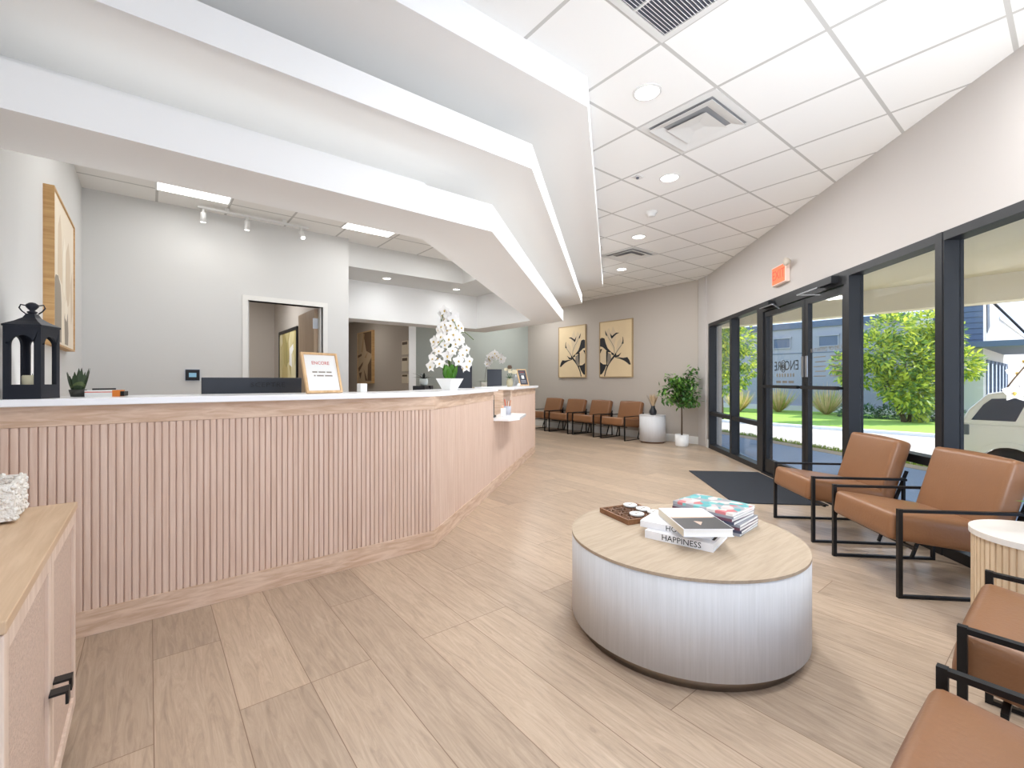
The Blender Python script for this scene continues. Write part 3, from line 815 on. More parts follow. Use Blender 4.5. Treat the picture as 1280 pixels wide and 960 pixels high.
b = MB(); b.smooth = True
rr = random.Random(11)
for k in range(9):
    a = 2*PI*k/9; d = Vector((math.cos(a)*.30, math.sin(a)*.30, 1))
    b.leaf((.028*math.cos(a), .028*math.sin(a), .085), d, (math.cos(a), math.sin(a), -.2), .135, .085, -.05 if k % 2 else .12, 5)
b.build('leaves', ORLEAF, orch)
stems = MB(); stems.smooth = True; spots = []
for k, (a, h, reach) in enumerate(((.3, .56, .10), (2.6, .60, .06), (4.2, .50, .13), (5.4, .42, .16), (1.4, .36, .14), (3.4, .34, .17))):
    pts = []
    for i in range(13):
        t = i/12
        x = reach*1.25*t**1.6*math.cos(a); y = reach*1.25*t**1.6*math.sin(a)
        z = .085+h*math.sin(min(1, t*1.25)*PI/2) - (max(0, t-.62)**1.4)*h*.75
        pts.append((x, y, z))
    stems.tube(pts, .0035, 6)
    for i in range(4, 13):
        p = Vector(pts[i])
        for q in range(2 if i > 5 else 1):
            off = Vector((rr.uniform(-.03, .03), rr.uniform(-.03, .03), rr.uniform(-.02, .025)))
            n = Vector((rr.uniform(-.7, .7), rr.uniform(-.9, .1), rr.uniform(-.3, .5))); n = (n+Vector((-.4, -.7, 0))*.7).normalized()
            spots.append((p+off, n))
for k in range(72):
    t_ = (k+.5)/72; z = .255+.365*t_; R_ = .165*(1-t_)**.75+.035; a = k*2.399
    q = math.sqrt(rr.uniform(.35, 1))*R_
    p = Vector((q*math.cos(a), q*math.sin(a), z-.10*max(0, q/.17-.35)*(1-t_)+rr.uniform(-.015, .015)))
    n = Vector((math.cos(a)*.8, math.sin(a)*.8, rr.uniform(-.2, .5)))+Vector((-.45, -.55, 0)); spots.insert(0, (p, n.normalized()))
stems.build('stem', GSTEM, orch)
ME_FL = flower_mesh('orchid_blossom', .05)
blossoms(orch, spots[:98], ME_FL, rr)

# second orchid behind far monitor, on shelf behind desk
def orchid_small(loc_, rz, label, h, spread, nst, me, seed, potmat=WHITE, pr=.05, ph=.075, nb=7, lean=(-.5, -.6), dirs=None, per=1):
    t = thing('potted_orchid', label, 'plant', loc_, rz)
    b = MB(); b.smooth = True; b.lathe([(pr*.7, 0), (pr, ph*.6), (pr*.95, ph), (pr*.8, ph), (pr*.8, ph-.01)], 24); b.build('bowl', potmat, t)
    b = MB(); b.smooth = True
    for k in range(5):
        a = 2*PI*k/5+.4; b.leaf((0, 0, ph*.8), (math.cos(a), math.sin(a), .5), (0, 0, 1), pr*2.1, pr*.9, .35, 5)
    b.build('leaves', ORLEAF, t)
    st_ = MB(); st_.smooth = True; sp = []; r_ = random.Random(seed)
    for k in range(nst):
        a = dirs[k] if dirs else 2*PI*k/nst+.5; pts = []
        for i in range(13):
            t_ = i/12; pts.append((spread*t_**1.7*math.cos(a), spread*t_**1.7*math.sin(a), ph*.8+h*math.sin(min(1, t_*1.3)*PI/2)-max(0, t_-.6)**1.5*h*.8))
        st_.tube(pts, .003, 6)
        for i in [j for j in range(13-nb, 13) for _ in range(per)]:
            n = Vector((r_.uniform(-.6, .6)+lean[0], r_.uniform(-.6, .6)+lean[1], r_.uniform(-.2, .5))).normalized()
            sp.append((Vector(pts[i])+Vector((r_.uniform(-.03, .03), r_.uniform(-.03, .03), r_.uniform(-.03, .03))), n))
    st_.build('stem', STEMM, t)
    blossoms(t, sp, me, r_); return t
# window orchid on the fluted table (only its left flowers are in the frame)
orchid_small((3.055, .06, .50), 0, 'white orchid on the fluted side table, cut by the right edge of the picture', .66, .17, 4, flower_mesh('orchid_blossom', .05), 5, WHITE, .06, .13, 8, (-.6, .3))

# back shelf unit behind far desk
sh = Vector((4.55, 6.15, 0))
def place(d, px, z=0):
    """ground point at depth d seen at horizontal picture position px"""
    l = (px-640)*d/569; p = FW*d+RT*l; return Vector((p.x, p.y, z))
pS = place(8.35, 622)
s_ = thing('storage_cabinet', 'pale beige cabinet standing behind the desk under the smaller orchid', 'cabinet', (pS.x, pS.y, 0), math.radians(0))
BEIGE = mat('beige_laminate', srgb(222, 210, 186), .5)
MB().box(-.40, .40, -.22, .22, .06, 1.01).build('body', BEIGE, s_); MB().box(-.42, .42, -.24, .24, 1.01, 1.045).build('top', BEIGE, s_)
MB().box(-.37, .37, -.19, .19, 0, .06).build('plinth', BLACK, s_)
b = MB(); b.box(-.395, -.005, -.236, -.22, .09, .99); b.build('door_panel', BEIGE, s_)
b = MB(); b.box(.005, .395, -.236, -.22, .09, .99); b.build('door_panel', BEIGE, s_)
pO = place(8.28, 606, 1.0455)
orchid_small(tuple(pO), 0, 'smaller white orchid arching behind the far dark monitor', .52, .33, 3, flower_mesh('orchid_blossom', .065), 21, WHITE, .08, .11, 9, dirs=(-.3, -.75, -1.1), per=2)

# ------------------------------------------------------------------ lantern
lat0 = Vector((1.960*FW.x, 1.960*FW.y, 0))+RT*(-2.029)
ph = math.radians(17.8)
ex = Vector((math.cos(ph)*RT.x+math.sin(ph)*FW.x, math.cos(ph)*RT.y+math.sin(ph)*FW.y, 0))
ey = Vector((-math.sin(ph)*RT.x+math.cos(ph)*FW.x, -math.sin(ph)*RT.y+math.cos(ph)*FW.y, 0))
LA = .128
lc = lat0-ex*(LA/2)+ey*(LA/2)
la = thing('lantern', 'black metal candle lantern with arched openings on the left end of the counter', 'lantern', (lc.x, lc.y, CT), math.atan2(ex.y, ex.x))
h = LA/2
b = MB(); b.box(-h, h, -h, h, 0, .012); b.build('base', LANT, la)
def arch_panel(b, w, z0, z1, th, aw, az0, aspring, M):
    """panel in local xz with an arched opening, thickness th along y"""
    out = [(-w/2, z0), (w/2, z0), (w/2, z1), (-w/2, z1)]
    K = 10; arc = [(aw/2*math.cos(PI*i/K), aspring+aw/2*math.sin(PI*i/K)) for i in range(K+1)]
    inn = [(-aw/2, az0), (aw/2, az0)]+arc
    # build as strips
    def q(a): b.add([M @ Vector((x, y, z)) for y in (0, th) for x, z in a], [(0, 1, 2, 3)[:len(a)], tuple(range(len(a), 2*len(a)))[::-1]]+[(i, i+len(a), (i+1) % len(a)+len(a), (i+1) % len(a)) for i in range(len(a))])
    q([(-w/2, z0), (w/2, z0), (w/2, az0), (-w/2, az0)])
    q([(-w/2, az0), (-aw/2, az0), (-aw/2, aspring), (-w/2, aspring)]); q([(aw/2, az0), (w/2, az0), (w/2, aspring), (aw/2, aspring)])
    for i in range(K):
        (x0, za), (x1, zb) = arc[i], arc[i+1]
        ox0 = w/2 if i == 0 else x0*w/aw; ox1 = -w/2 if i == K-1 else x1*w/aw
        q([(x0, za), (ox0, za if i == 0 else z1), (ox1, zb if i == K-1 else z1), (x1, zb)] if i not in (0, K-1) else ([(x0, za), (w/2, za), (w/2, z1), (x1*w/aw, z1), (x1, zb)] if i == 0 else [(x0, za), (x0*w/aw, z1), (-w/2, z1), (-w/2, zb), (x1, zb)]))
b = MB()
for k in range(4):
    M = Matrix.Rotation(k*PI/2, 4, 'Z') @ Matrix.Translation((0, -h, 0)); arch_panel(b, LA-.001, .012, .312, .010, LA*.62, .062, .235, M)
b.build('body', LANT, la)
b = MB()
def frust(b, z0, z1, a0, a1):
    vs = [(sx*a0, sy*a0, z0) for sx, sy in ((-1, -1), (1, -1), (1, 1), (-1, 1))]+[(sx*a1, sy*a1, z1) for sx, sy in ((-1, -1), (1, -1), (1, 1), (-1, 1))]
    b.add(vs, [(3, 2, 1, 0), (4, 5, 6, 7)]+[(i, (i+1) % 4, 4+(i+1) % 4, 4+i) for i in range(4)])
frust(b, .312, .320, h+.003, h+.003); frust(b, .320, .338, h+.003, h*.62); frust(b, .338, .354, h*.62, h*.34); frust(b, .354, .372, h*.34, h*.22)
b.build('roof', LANT, la)
b = MB(); b.smooth = True
b.lathe([(.010, .372), (.017, .377), (.017, .381), (.008, .386), (.014, .393), (.021, .403), (.020, .413), (.010, .421), (.001, .423)], 16); b.build('finial', LANT, la)
for s in (-1, 1):
    b = MB(); b.smooth = True
    b.tube([(s*.018, 0, .408), (s*.04, 0, .412), (s*.045, 0, .398), (s*.036, 0, .384), (s*.022, 0, .372)], .0028, 6); b.build('handle', LANT, la)
t = thing('candle', 'ivory pillar candle standing inside the black lantern', 'candle', (lc.x-ey.x*.0, lc.y, CT+.0125), 0)
b = MB(); b.smooth = True; b.lathe([(.033, 0), (.033, .085), (.030, .090), (.005, .086)], 24); b.build('wax', CANDLE, t)
b = MB(); b.tube([(0, 0, .085), (.001, 0, .098)], .0012, 5); b.build('wick', BLACK, t)

# snake plant behind lantern
p = place(2.55, 90, CT); p = Vector((-.275, 3.09, CT))
t = thing('snake_plant', 'small snake plant with upright banded leaves beside the lantern', 'plant', tuple(p), .3)
b = MB(); b.smooth = True; b.lathe([(.026, 0), (.034, .035), (.031, .035), (.030, .03)], 20); b.build('pot', mat('dark_pot', srgb(58, 58, 52), .6), t)
SNK = bands_mat('snake_leaf', 'Z', (0, .12, [(0, srgb(46, 66, 36)), (.2, srgb(86, 100, 58)), (.32, srgb(44, 62, 34)), (.48, srgb(92, 106, 62)), (.6, srgb(44, 62, 34)), (.78, srgb(90, 104, 60)), (.9, srgb(48, 66, 38))]), .45)
b = MB(); b.smooth = True
for k in range(14):
    a = k*2.4; r_ = .022
    b.leaf((r_*math.cos(a), r_*math.sin(a), .03), (math.cos(a)*.25, math.sin(a)*.25, 1), (math.cos(a), math.sin(a), 0), .075+.02*((k*7) % 3), .024, .02, 5)
b.build('leaves', SNK, t)
# box and pen
t = thing('carton', 'small white and orange carton beside the snake plant', 'box', (-.245, 3.02, CT), math.radians(-14))
MB().box(0, .105, 0, .07, 0, .032).build('white_body', PAPER, t); MB().box(.105, .135, 0, .07, 0, .032).build('orange_end', ORANGE, t); MB().box(.135, .150, .005, .065, .003, .026).build('black_cap', BLACK, t); MB().box(.0, .105, -.0006, 0, .021, .025).build('red_stripe', mat('red_stripe', srgb(214, 90, 60), .6), t)
tag(MB().tube([(-.04, 0, .004), (.05, .0, .0045)], .004, 8).build('pen', BLACK, loc=(-.18, 3.04, CT+.033), rotz=.3), 'black pen lying on the white and orange carton', 'pen')

# ------------------------------------------------------------------ monitors
def monitor(loc_, rz, w, hgt, label, back_text=None, show_back=True, bottom=.1):
    t = thing('monitor', label, 'monitor', loc_, rz)
    b = MB(); b.box(-w/2, w/2, -.012, .012, bottom, bottom+hgt); b.box(-w/2+.04, w/2-.04, .012, .035, bottom+.03, bottom+hgt*.55); b.build('housing', MON, t, bevel=.004)
    b = MB(); b.box(-w/2+.012, w/2-.012, -.0135, -.012, bottom+.014, bottom+hgt-.012); b.build('screen', SCREEN, t)
    b = MB(); b.box(-.03, .03, .012, .03, .012, bottom+.1); b.box(-.11, .11, -.06, .10, 0, .012); b.build('stand', MON, t)
    if back_text:
        text(back_text, .042, 'back_lettering', BLACK, t, basis((-w*.13, .0356, bottom+hgt*.86), Vector((-1, 0, 0)), Vector((0, 0, 1)), Vector((0, 1, 0))), spacing=1.1, sx=1.15)
        MB().box(-w*.42, w*.30, .0122, .0138, bottom+hgt*.69, bottom+hgt*.70).build('groove', BLACK, t)
    return t
# local +Y of a monitor is its back; back faces the lobby (-Y world) => rz = pi
monitor((.53, 3.33, .736), PI, .565, .34, 'wide dark monitor seen from behind, left of the framed notice', 'SCEPTRE', bottom=.105)
p = place(5.55, 576, .7365)
monitor(tuple(p), math.radians(-38.6-8), .28, .48, 'dark monitor right behind the large orchid bowl', bottom=.125)
p = place(7.3, 618, .7365)
monitor(tuple(p), math.radians(-32), .235, .40, 'small dark monitor at the gap in the desk', bottom=.21)

# framed notice on counter
def leaning_sign(loc_, rz, w, hgt, lean, label, paper, frame_mat, deco, name='framed_notice'):
    t = thing(name, label, 'sign', loc_, rz)
    R = Matrix.Rotation(-lean, 4, 'X')
    def bx(nm, x0, x1, y0, y1, z0, z1, m_):
        b = MB(); b.box(x0, x1, y0, y1, z0, z1); b.v = [tuple(R @ Vector(v)) for v in b.v]; return b.build(nm, m_, t)
    b = MB(); f = .014
    b.box(-w/2, -w/2+f, 0, .016, 0, hgt).box(w/2-f, w/2, 0, .016, 0, hgt).box(-w/2+f, w/2-f, 0, .016, 0, f).box(-w/2+f, w/2-f, 0, .016, hgt-f, hgt)
    b.v = [tuple(R @ Vector(v)) for v in b.v]; b.build('frame', frame_mat, t)
    bx('sheet', -w/2+f, w/2-f, .006, .012, f, hgt-f, paper)
    b = MB(); b.bar(R @ Vector((0, .016, hgt*.75)), Vector((0, .016+hgt*.42, .004)), .03, .004); b.build('easel_leg', frame_mat, t)
    deco(t, R, w, hgt); return t
def deco_notice(t, R, w, hh):
    def tx(s, size, z, m_, nm='notice_lettering', sp=1):
        text(s, size, nm, m_, t, R @ basis((0, .0055, z), Vector((1, 0, 0)), Vector((0, 0, 1)), Vector((0, -1, 0))), extrude=.0003, spacing=sp)
    RED = mat('red_ink', srgb(206, 84, 70), .7)
    tx('ENCORE', .030, hh*.74, RED)
    b = MB()
    for z, gs in ((.50, ((-.062, -.03), (-.022, .022), (.030, .064))), (.41, ((-.055, -.045), (-.036, .008), (.016, .066)))):
        for a0, a1 in gs: b.box(a0, a1, .0052, .006, hh*z, hh*z+.008)
    b.v = [tuple(R @ Vector(v)) for v in b.v]; b.build('text_lines', INKG, t)
leaning_sign((.845, 2.885, CT+.0065), math.radians(14), .235, .258, math.radians(17), 'oak framed white notice with red heading leaning on the counter', PAPER, LIGHTOAK, deco_notice)
tag(MB().box(-.028, .028, -.02, .02, 0, .06).build('white_box', TRIMW, loc=(1.145, 3.09, CT), rotz=.3, bevel=.003), 'small white box on the counter right of the framed notice', 'box')

# little black plant & speakers behind the desk, on the work surface
p = place(4.55, 529, .736)
t = thing('desk_organizer', 'black desk organizer under the small dark plant', 'organizer', tuple(p), .75)
MB().box(-.13, -.01, -.06, .06, 0, .375).build('left_box', BLACK, t); MB().box(.055, .13, -.06, .06, 0, .375).build('right_box', BLACK, t); MB().box(-.01, .055, -.05, .05, 0, .355).build('tray', MON, t)
b = MB(); b.smooth = True; b.lathe([(.012, 0), (.012, .004)], 12, (-.08, -.061, .32)); b.build('knob', CHROME, t)
t = thing('potted_plant', 'small plant with dark arching leaves in a clear jar behind the desk', 'plant', (p.x+.012, p.y+.01, .736+.3755), .75)
b = MB(); b.smooth = True; b.lathe([(.03, 0), (.042, .02), (.042, .065), (.034, .07), (.030, .068)], 20); b.build('jar', mat('pale_glass_jar', srgb(196, 202, 198), .2), t)
b = MB(); b.smooth = True
for k in range(9):
    a = k*.7; b.leaf((0, 0, .065), (math.cos(a), math.sin(a), 1.1 if k % 2 else .55), (-math.cos(a)*.5, -math.sin(a)*.5, 1), .135, .026, .42, 6)
b.build('leaves', mat('dark_leaf', srgb(30, 36, 30), .5), t)

# far counter things
def on_far(s, n): q = P1+U2*s-N2*n; return q
q = on_far(2.98, .12)
t = thing('flower_vase', 'small vase of cream roses beside the dark monitor on the far counter', 'flowers', (q.x, q.y, CT+.0005))
b = MB(); b.smooth = True; b.lathe([(.035, 0), (.045, .03), (.04, .08), (.03, .10), (.034, .11), (.028, .105)], 20); b.build('vase', mat('glass_vase', srgb(176, 168, 140), .15), t)
b = MB(); b.smooth = True
for a in range(6): b.tube([(0, 0, .1), (.035*math.cos(a), .035*math.sin(a), .17)], .003, 5)
for k in range(10):
    a = k*1.9; b.leaf((.02*math.cos(a), .02*math.sin(a), .12), (math.cos(a), math.sin(a), .5), (0, 0, 1), .06, .03, .3)
b.build('stems', LEAF, t)
ROSE = mat('cream_rose', srgb(232, 224, 200), .7); ROSED = mat('dusky_rose', srgb(120, 100, 84), .7)
rr2 = random.Random(4)
for k, (x, y, z, r_) in enumerate(((0, 0, .255, .042), (.055, -.03, .19, .05), (-.04, .03, .225, .034), (-.035, -.05, .195, .034), (.035, .05, .225, .034))):
    b = MB(); b.smooth = True
    for ring_ in range(3):
        for j in range(5):
            a = 2*PI*j/5+ring_*.6; rr_ = r_*(.35+.32*ring_)
            b.leaf((rr_*.35*math.cos(a), rr_*.35*math.sin(a), -.4*r_), (math.cos(a)*(.3+.35*ring_), math.sin(a)*(.3+.35*ring_), 1), (math.cos(a), math.sin(a), 0), r_*1.35-.2*ring_*r_, r_*1.15, .25*ring_, 4)
    b.build('rose', ROSED if k == 0 else ROSE, t, loc=(x, y, z))
q = on_far(3.38, .12)
t = thing('wire_ornament', 'silver wire ornament between the roses and the framed card', 'ornament', (q.x, q.y, CT+.0005), .6)
b = MB(); b.smooth = True
b.lathe([(.05, 0), (.05, .008)], 20)
b.build('base', CHROME, t)
b = MB(); b.smooth = True
b.tube([(-.04, 0, .006), (-.03, 0, .10), (.0, 0, .17), (.04, 0, .12), (.07, 0, .03), (.05, 0, .005)], .006, 8); b.tube([(-.06, .01, .02), (-.02, .01, .07), (.03, .01, .02)], .005, 8); b.tube([(-.01, 0, .17), (-.05, 0, .19)], .005, 8); b.tube([(0, -.01, .16), (.05, -.02, .06), (.0, -.01, .02)], .004, 8)
b.build('wire', CHROME, t)
b = MB(); b.smooth = True; b.sphere((.05, -.03, .022), .022); b.sphere((.0, -.045, .02), .02); b.build('bead', WHITE, t)
DCARD = mat('dark_card', srgb(58, 60, 70), .5)
def deco_card(t, R, w, hh):
    b = MB(); b.box(-w*.14, w*.14, .0045, .006, hh*.42, hh*.62); b.v = [tuple(R @ Vector(v)) for v in b.v]; b.build('white_square', PAPER, t)
    b = MB(); b.box(-w*.25, w*.25, .0045, .006, hh*.80, hh*.85); b.v = [tuple(R @ Vector(v)) for v in b.v]; b.build('red_line', mat('dull_red', srgb(150, 78, 70), .6), t)
    b = MB()
    for z in (.70, .30, .24, .18): b.box(-w*.27, w*.27, .0045, .006, hh*z, hh*(z+.022))
    b.v = [tuple(R @ Vector(v)) for v in b.v]; b.build('text_lines', mat('pale_print', srgb(176, 178, 184), .6), t)
q = on_far(3.98, .10)
leaning_sign((q.x, q.y, CT+.0065), math.atan2(U2.y, U2.x)-math.radians(33), .20, .265, math.radians(17), 'oak framed dark card leaning at the far end of the desk', DCARD, LIGHTOAK, deco_card)

# ledge things
def on_led(s, n, z=.7655): q = P1+U2*s-N2*n; return (q.x, q.y, z)
ang2 = math.atan2(U2.y, U2.x)
t = thing('card_terminal', 'black card terminal standing on the low ledge', 'card reader', on_led(1.80, .05), ang2)
MB().box(-.05, .05, -.03, .03, 0, .02).build('foot', BLACK, t); MB().box(-.045, .045, -.012, .012, .02, .24).build('body', BLACK, t, bevel=.003); MB().box(-.03, .03, -.0135, -.012, .15, .21).build('screen', SCREEN, t)
t = thing('card_holder', 'white card holder on the low ledge beside the pencil cup', 'holder', on_led(1.98, -.03), ang2)
MB().box(-.045, .045, -.02, .02, 0, .09).build('holder', WHITE, t, bevel=.002); MB().box(-.04, .04, .004, .010, .09, .12).build('cards', mat('peach_cards', srgb(226, 178, 150), .6), t)
t = thing('pen_cup', 'grey cup of coloured pencils on the low ledge', 'cup', on_led(2.22, -.02), ang2)
b = MB(); b.smooth = True; b.lathe([(.042, 0), (.046, .10), (.042, .10), (.040, .02)], 24); b.build('cup', mat('grey_cup', srgb(178, 180, 190), .4), t)
PEN_C = [srgb(222, 132, 84), srgb(232, 176, 150), srgb(206, 96, 70), srgb(236, 222, 208), srgb(190, 120, 84)]
for k in range(5):
    a = k*1.26; b = MB(); b.tube([(.012*math.cos(a), .012*math.sin(a), .025), (.040*math.cos(a), .040*math.sin(a), .155+.012*(k % 3))], .006, 6); b.build('pencil', mat('pencil_paint', PEN_C[k], .5), t)

# ------------------------------------------------------------------ console cabinet and planter
CX0, CX1, CY0, CY1, CTZ = XL+.004, -.195, 1.15, 2.14, .748
cab = thing('console_cabinet', 'low pale oak console with woven door panels along the left wall', 'cabinet', ((CX0+CX1)/2, (CY0+CY1)/2, 0))
ox, oy = (CX0+CX1)/2, (CY0+CY1)/2; hx, hy = (CX1-CX0)/2, (CY1-CY0)/2
MB().box(-hx, hx-.022, -hy+.004, hy-.004, .06, CTZ-.022).build('body', CABFR, cab)
MB().box(-hx, hx+.004, -hy, hy, CTZ-.022, CTZ).build('top', OAKTOP, cab, bevel=.002)
for y in (-hy+.03, hy-.03):
    for x in (-hx+.03, hx-.04): MB().box(x-.02, x+.02, y-.02, y+.02, 0, .06).build('leg', CABFR, cab)
for k, (y0, y1) in enumerate(((-hy+.006, -.002), (.002, hy-.006))):
    dr = MB(); x0, x1 = hx-.022, hx
    dr.box(x0, x1, y0, y0+.035, .065, CTZ-.026).box(x0, x1, y1-.035, y1, .065, CTZ-.026).box(x0, x1, y0+.035, y1-.035, CTZ-.066, CTZ-.026).box(x0, x1, y0+.035, y1-.035, .065, .105)
    dr = dr.build('door', CABFR, cab, bevel=.002)
    MB().box(x0+.004, x1-.008, y0+.035, y1-.035, .105, CTZ-.066).build('woven_panel', CANE, dr)
    yy = (y1-.03) if k == 0 else (y0+.03)
    b = MB(); b.box(x1, x1+.036, yy-.016, yy+.016, .372, .378).box(x1+.030, x1+.036, yy-.016, yy+.016, .345, .372); b.build('pull', BLACK, dr)
CORAL = mat('white_shell', srgb(238, 234, 226), .7, noise=.10, nscale=40, bump=1, bscale=90)
t = thing('shell_planter', 'white encrusted square planter on the pale oak console', 'planter', (-.394, 2.02, CTZ+.009), .02)
b = MB(); rr3 = random.Random(8)
w_, h_ = .088, .105; dep = .10
b.box(-w_, w_, -dep, dep, 0, .01); b.box(-w_, -w_+.012, -dep, dep, .01, h_); b.box(w_-.012, w_, -dep, dep, .01, h_); b.box(-w_+.012, w_-.012, -dep, -dep+.012, .01, h_); b.box(-w_+.012, w_-.012, dep-.012, dep, .01, h_)
b.build('box', CORAL, t)
b = MB(); b.smooth = True
for k in range(260):
    side = rr3.randrange(3); u, v = rr3.uniform(-1, 1), rr3.uniform(.02, 1)
    p_ = (w_, u*dep, v*h_) if side == 0 else ((u*w_, dep, v*h_) if side == 1 else (u*w_, -dep, v*h_))
    if v > .93: p_ = (p_[0]-.006*(side == 0), p_[1], h_)
    b.sphere(p_, rr3.uniform(.004, .008), 6, 4, (1, 1, 1))
tag(b.build('shell_crust', CORAL, t), kind='stuff')
tag(MB().box(-w_+.013, w_-.013, -dep+.013, dep-.013, .01, .07).build('soil', mat('brown_fill', srgb(168, 142, 124), .9, noise=.3, nscale=60), t))

# ------------------------------------------------------------------ back corner: drum table, vase, ficus
t = thing('drum_table', 'white drum end table at the end of the back row of chairs', 'table', (7.45, 5.08, 0))
b = MB(); b.smooth = True; b.lathe([(.21, 0), (.21, .03)], 48); b.build('plinth', mat('brown_plinth', srgb(110, 78, 58), .5), t)
b = MB(); b.smooth = True; b.lathe([(.238, .03), (.238, .50)], 56); b.build('drum', TBLSIDE, t)
b = MB(); b.lathe([(.240, .50), (.240, .518)], 56); b.build('top', TBLSIDE, t)
t = thing('pampas_vase', 'black vase of dried pampas grass on the white drum table', 'vase', (7.44, 5.06, .5185))
b = MB(); b.smooth = True; b.lathe([(.05, 0), (.066, .02), (.068, .07), (.045, .12), (.032, .15), (.040, .17), (.030, .168)], 24); b.build('vase', mat('black_ceramic', srgb(34, 36, 40), .35), t)
PAMP = mat('dried_grass', srgb(196, 172, 140), .9)
b = MB(); rr4 = random.Random(2)
for k in range(46):
    a = rr4.uniform(0, 2*PI); sp = rr4.uniform(.0, .5); L_ = rr4.uniform(.16, .27)
    b.leaf((.02*math.cos(a), .02*math.sin(a), .16), (math.cos(a)*sp, math.sin(a)*sp, 1), (math.cos(a), math.sin(a), .1), L_, .03, .02, 4)
b.build('pampas', PAMP, t)
fx = Vector((7.38, 4.43, 0))
t = thing('ficus_tree', 'leafy artificial tree in a white pot in the far corner', 'plant', tuple(fx))
b = MB(); b.smooth = True; b.lathe([(.100, 0), (.112, .02), (.116, .21), (.104, .21), (.100, .18)], 36); b.build('pot', WHITE, t)
b = MB(); b.lathe([(.10, .17), (.10, .178)], 24); b.build('soil', mat('dark_soil', srgb(60, 50, 42), .9), t)
b = MB(); b.smooth = True; b.tube([(0, 0, .17), (.01, .005, .5), (-.005, 0, .8), (.0, .01, 1.15)], .016, 8, .008)
tips = []
rr5 = random.Random(12)
for k in range(24):
    z0 = rr5.uniform(.72, 1.12); a = 2*PI*k/17*3.1; r_ = rr5.uniform(.20, .38); up = rr5.uniform(.08, .34) if z0 > .85 else rr5.uniform(-.02, .25)
    p0 = Vector((0, 0, z0)); p2 = Vector((r_*math.cos(a), r_*math.sin(a), z0+up)); p1_ = (p0+p2)/2+Vector((0, 0, .05))
    b.tube([p0, p1_, p2], .006, 5, .002); tips.append((p0, p1_, p2))
b.build('trunk', STEMM, t)
fl = [MB(), MB()]
for p0, p1_, p2 in tips:
    for j in range(46):
        q = rr5.uniform(.2, 1.08); c_ = (p0*(1-q)**2+p1_*(2*q*(1-q))+p2*q*q) if q <= 1 else p2
        c_ = c_+Vector((rr5.uniform(-.08, .08), rr5.uniform(-.08, .08), rr5.uniform(-.08, .08)))
        if c_.x > .40 or c_.x-c_.y > .40: continue
        d = Vector((rr5.uniform(-1, 1), rr5.uniform(-1, 1), rr5.uniform(-.9, .4))).normalized()
        fl[0 if rr5.random() < .6 else 1].leaf(c_, d, (rr5.uniform(-.4, .4), rr5.uniform(-.4, .4), 1), rr5.uniform(.06, .10), rr5.uniform(.034, .048), .15, 3)
tag(fl[0].build('foliage', LEAF, t), kind='stuff'); tag(fl[1].build('foliage', LEAF2, t), kind='stuff')

# door mat
mt = MB(); mp_ = sfp(5.25, -.02)
mt.prism([tuple((WD*a+WN*n_).xy) for a, n_ in ((-1.05, -.03), (1.0, -.03), (1.0, -.72), (-1.05, -.72))], 0, .010)
mt = MB()
mt.prism([tuple((WD*a+WN*(KW*r2+n_)).xy) for a, n_ in ((4.52, -.06), (6.06, -.06), (6.06, -.90), (4.52, -.90))], 0, .010)
tag(mt.build('door_mat', MATM), 'charcoal door mat on the floor inside the entrance doors', 'mat')

# ------------------------------------------------------------------ wall art
def framed(name, label, o_, ex, w, hh, depth, fw, fm, cm, draw=None, cat='picture'):
    """o_ lower-left corner on the wall, ex along the wall, picture faces ez"""
    ex = Vector(ex); up = Vector((0, 0, 1)); ez = ex.cross(up)
    t = thing(name, label, cat, tuple(o_)); t.matrix_world = basis(o_, ex, up, ez)
    b = MB(); b.box(0, fw, 0, hh, 0, depth).box(w-fw, w, 0, hh, 0, depth).box(fw, w-fw, 0, fw, 0, depth).box(fw, w-fw, hh-fw, hh, 0, depth); b.build('frame', fm, t)
    MB().box(fw, w-fw, fw, hh-fw, 0, depth-.008).build('canvas', cm, t)
    if draw: draw(t, w, hh, depth-.008)
    return t
def shapes(t, polys, w, hh, z, m_, name, mirror=False, dz=.0006):
    b = MB()
    for pl in polys:
        pts = [(((1-u) if mirror else u)*w, v*hh) for u, v in pl]; b.prism(pts, z, z+dz)
    return b.build(name, m_, t)
def ribbon(pts, w0, w1):
    """tapered stroke through points (unit square)"""
    out_l, out_r = [], []; n = len(pts)
    for i, p in enumerate(pts):
        a = Vector(pts[max(0, i-1)]); c = Vector(pts[min(n-1, i+1)]); d = (c-a).normalized(); nn = Vector((-d.y, d.x)); ww = w0+(w1-w0)*i/(n-1)
        out_l.append(tuple(Vector(p)+nn*ww)); out_r.append(tuple(Vector(p)-nn*ww))
    return out_l+out_r[::-1]
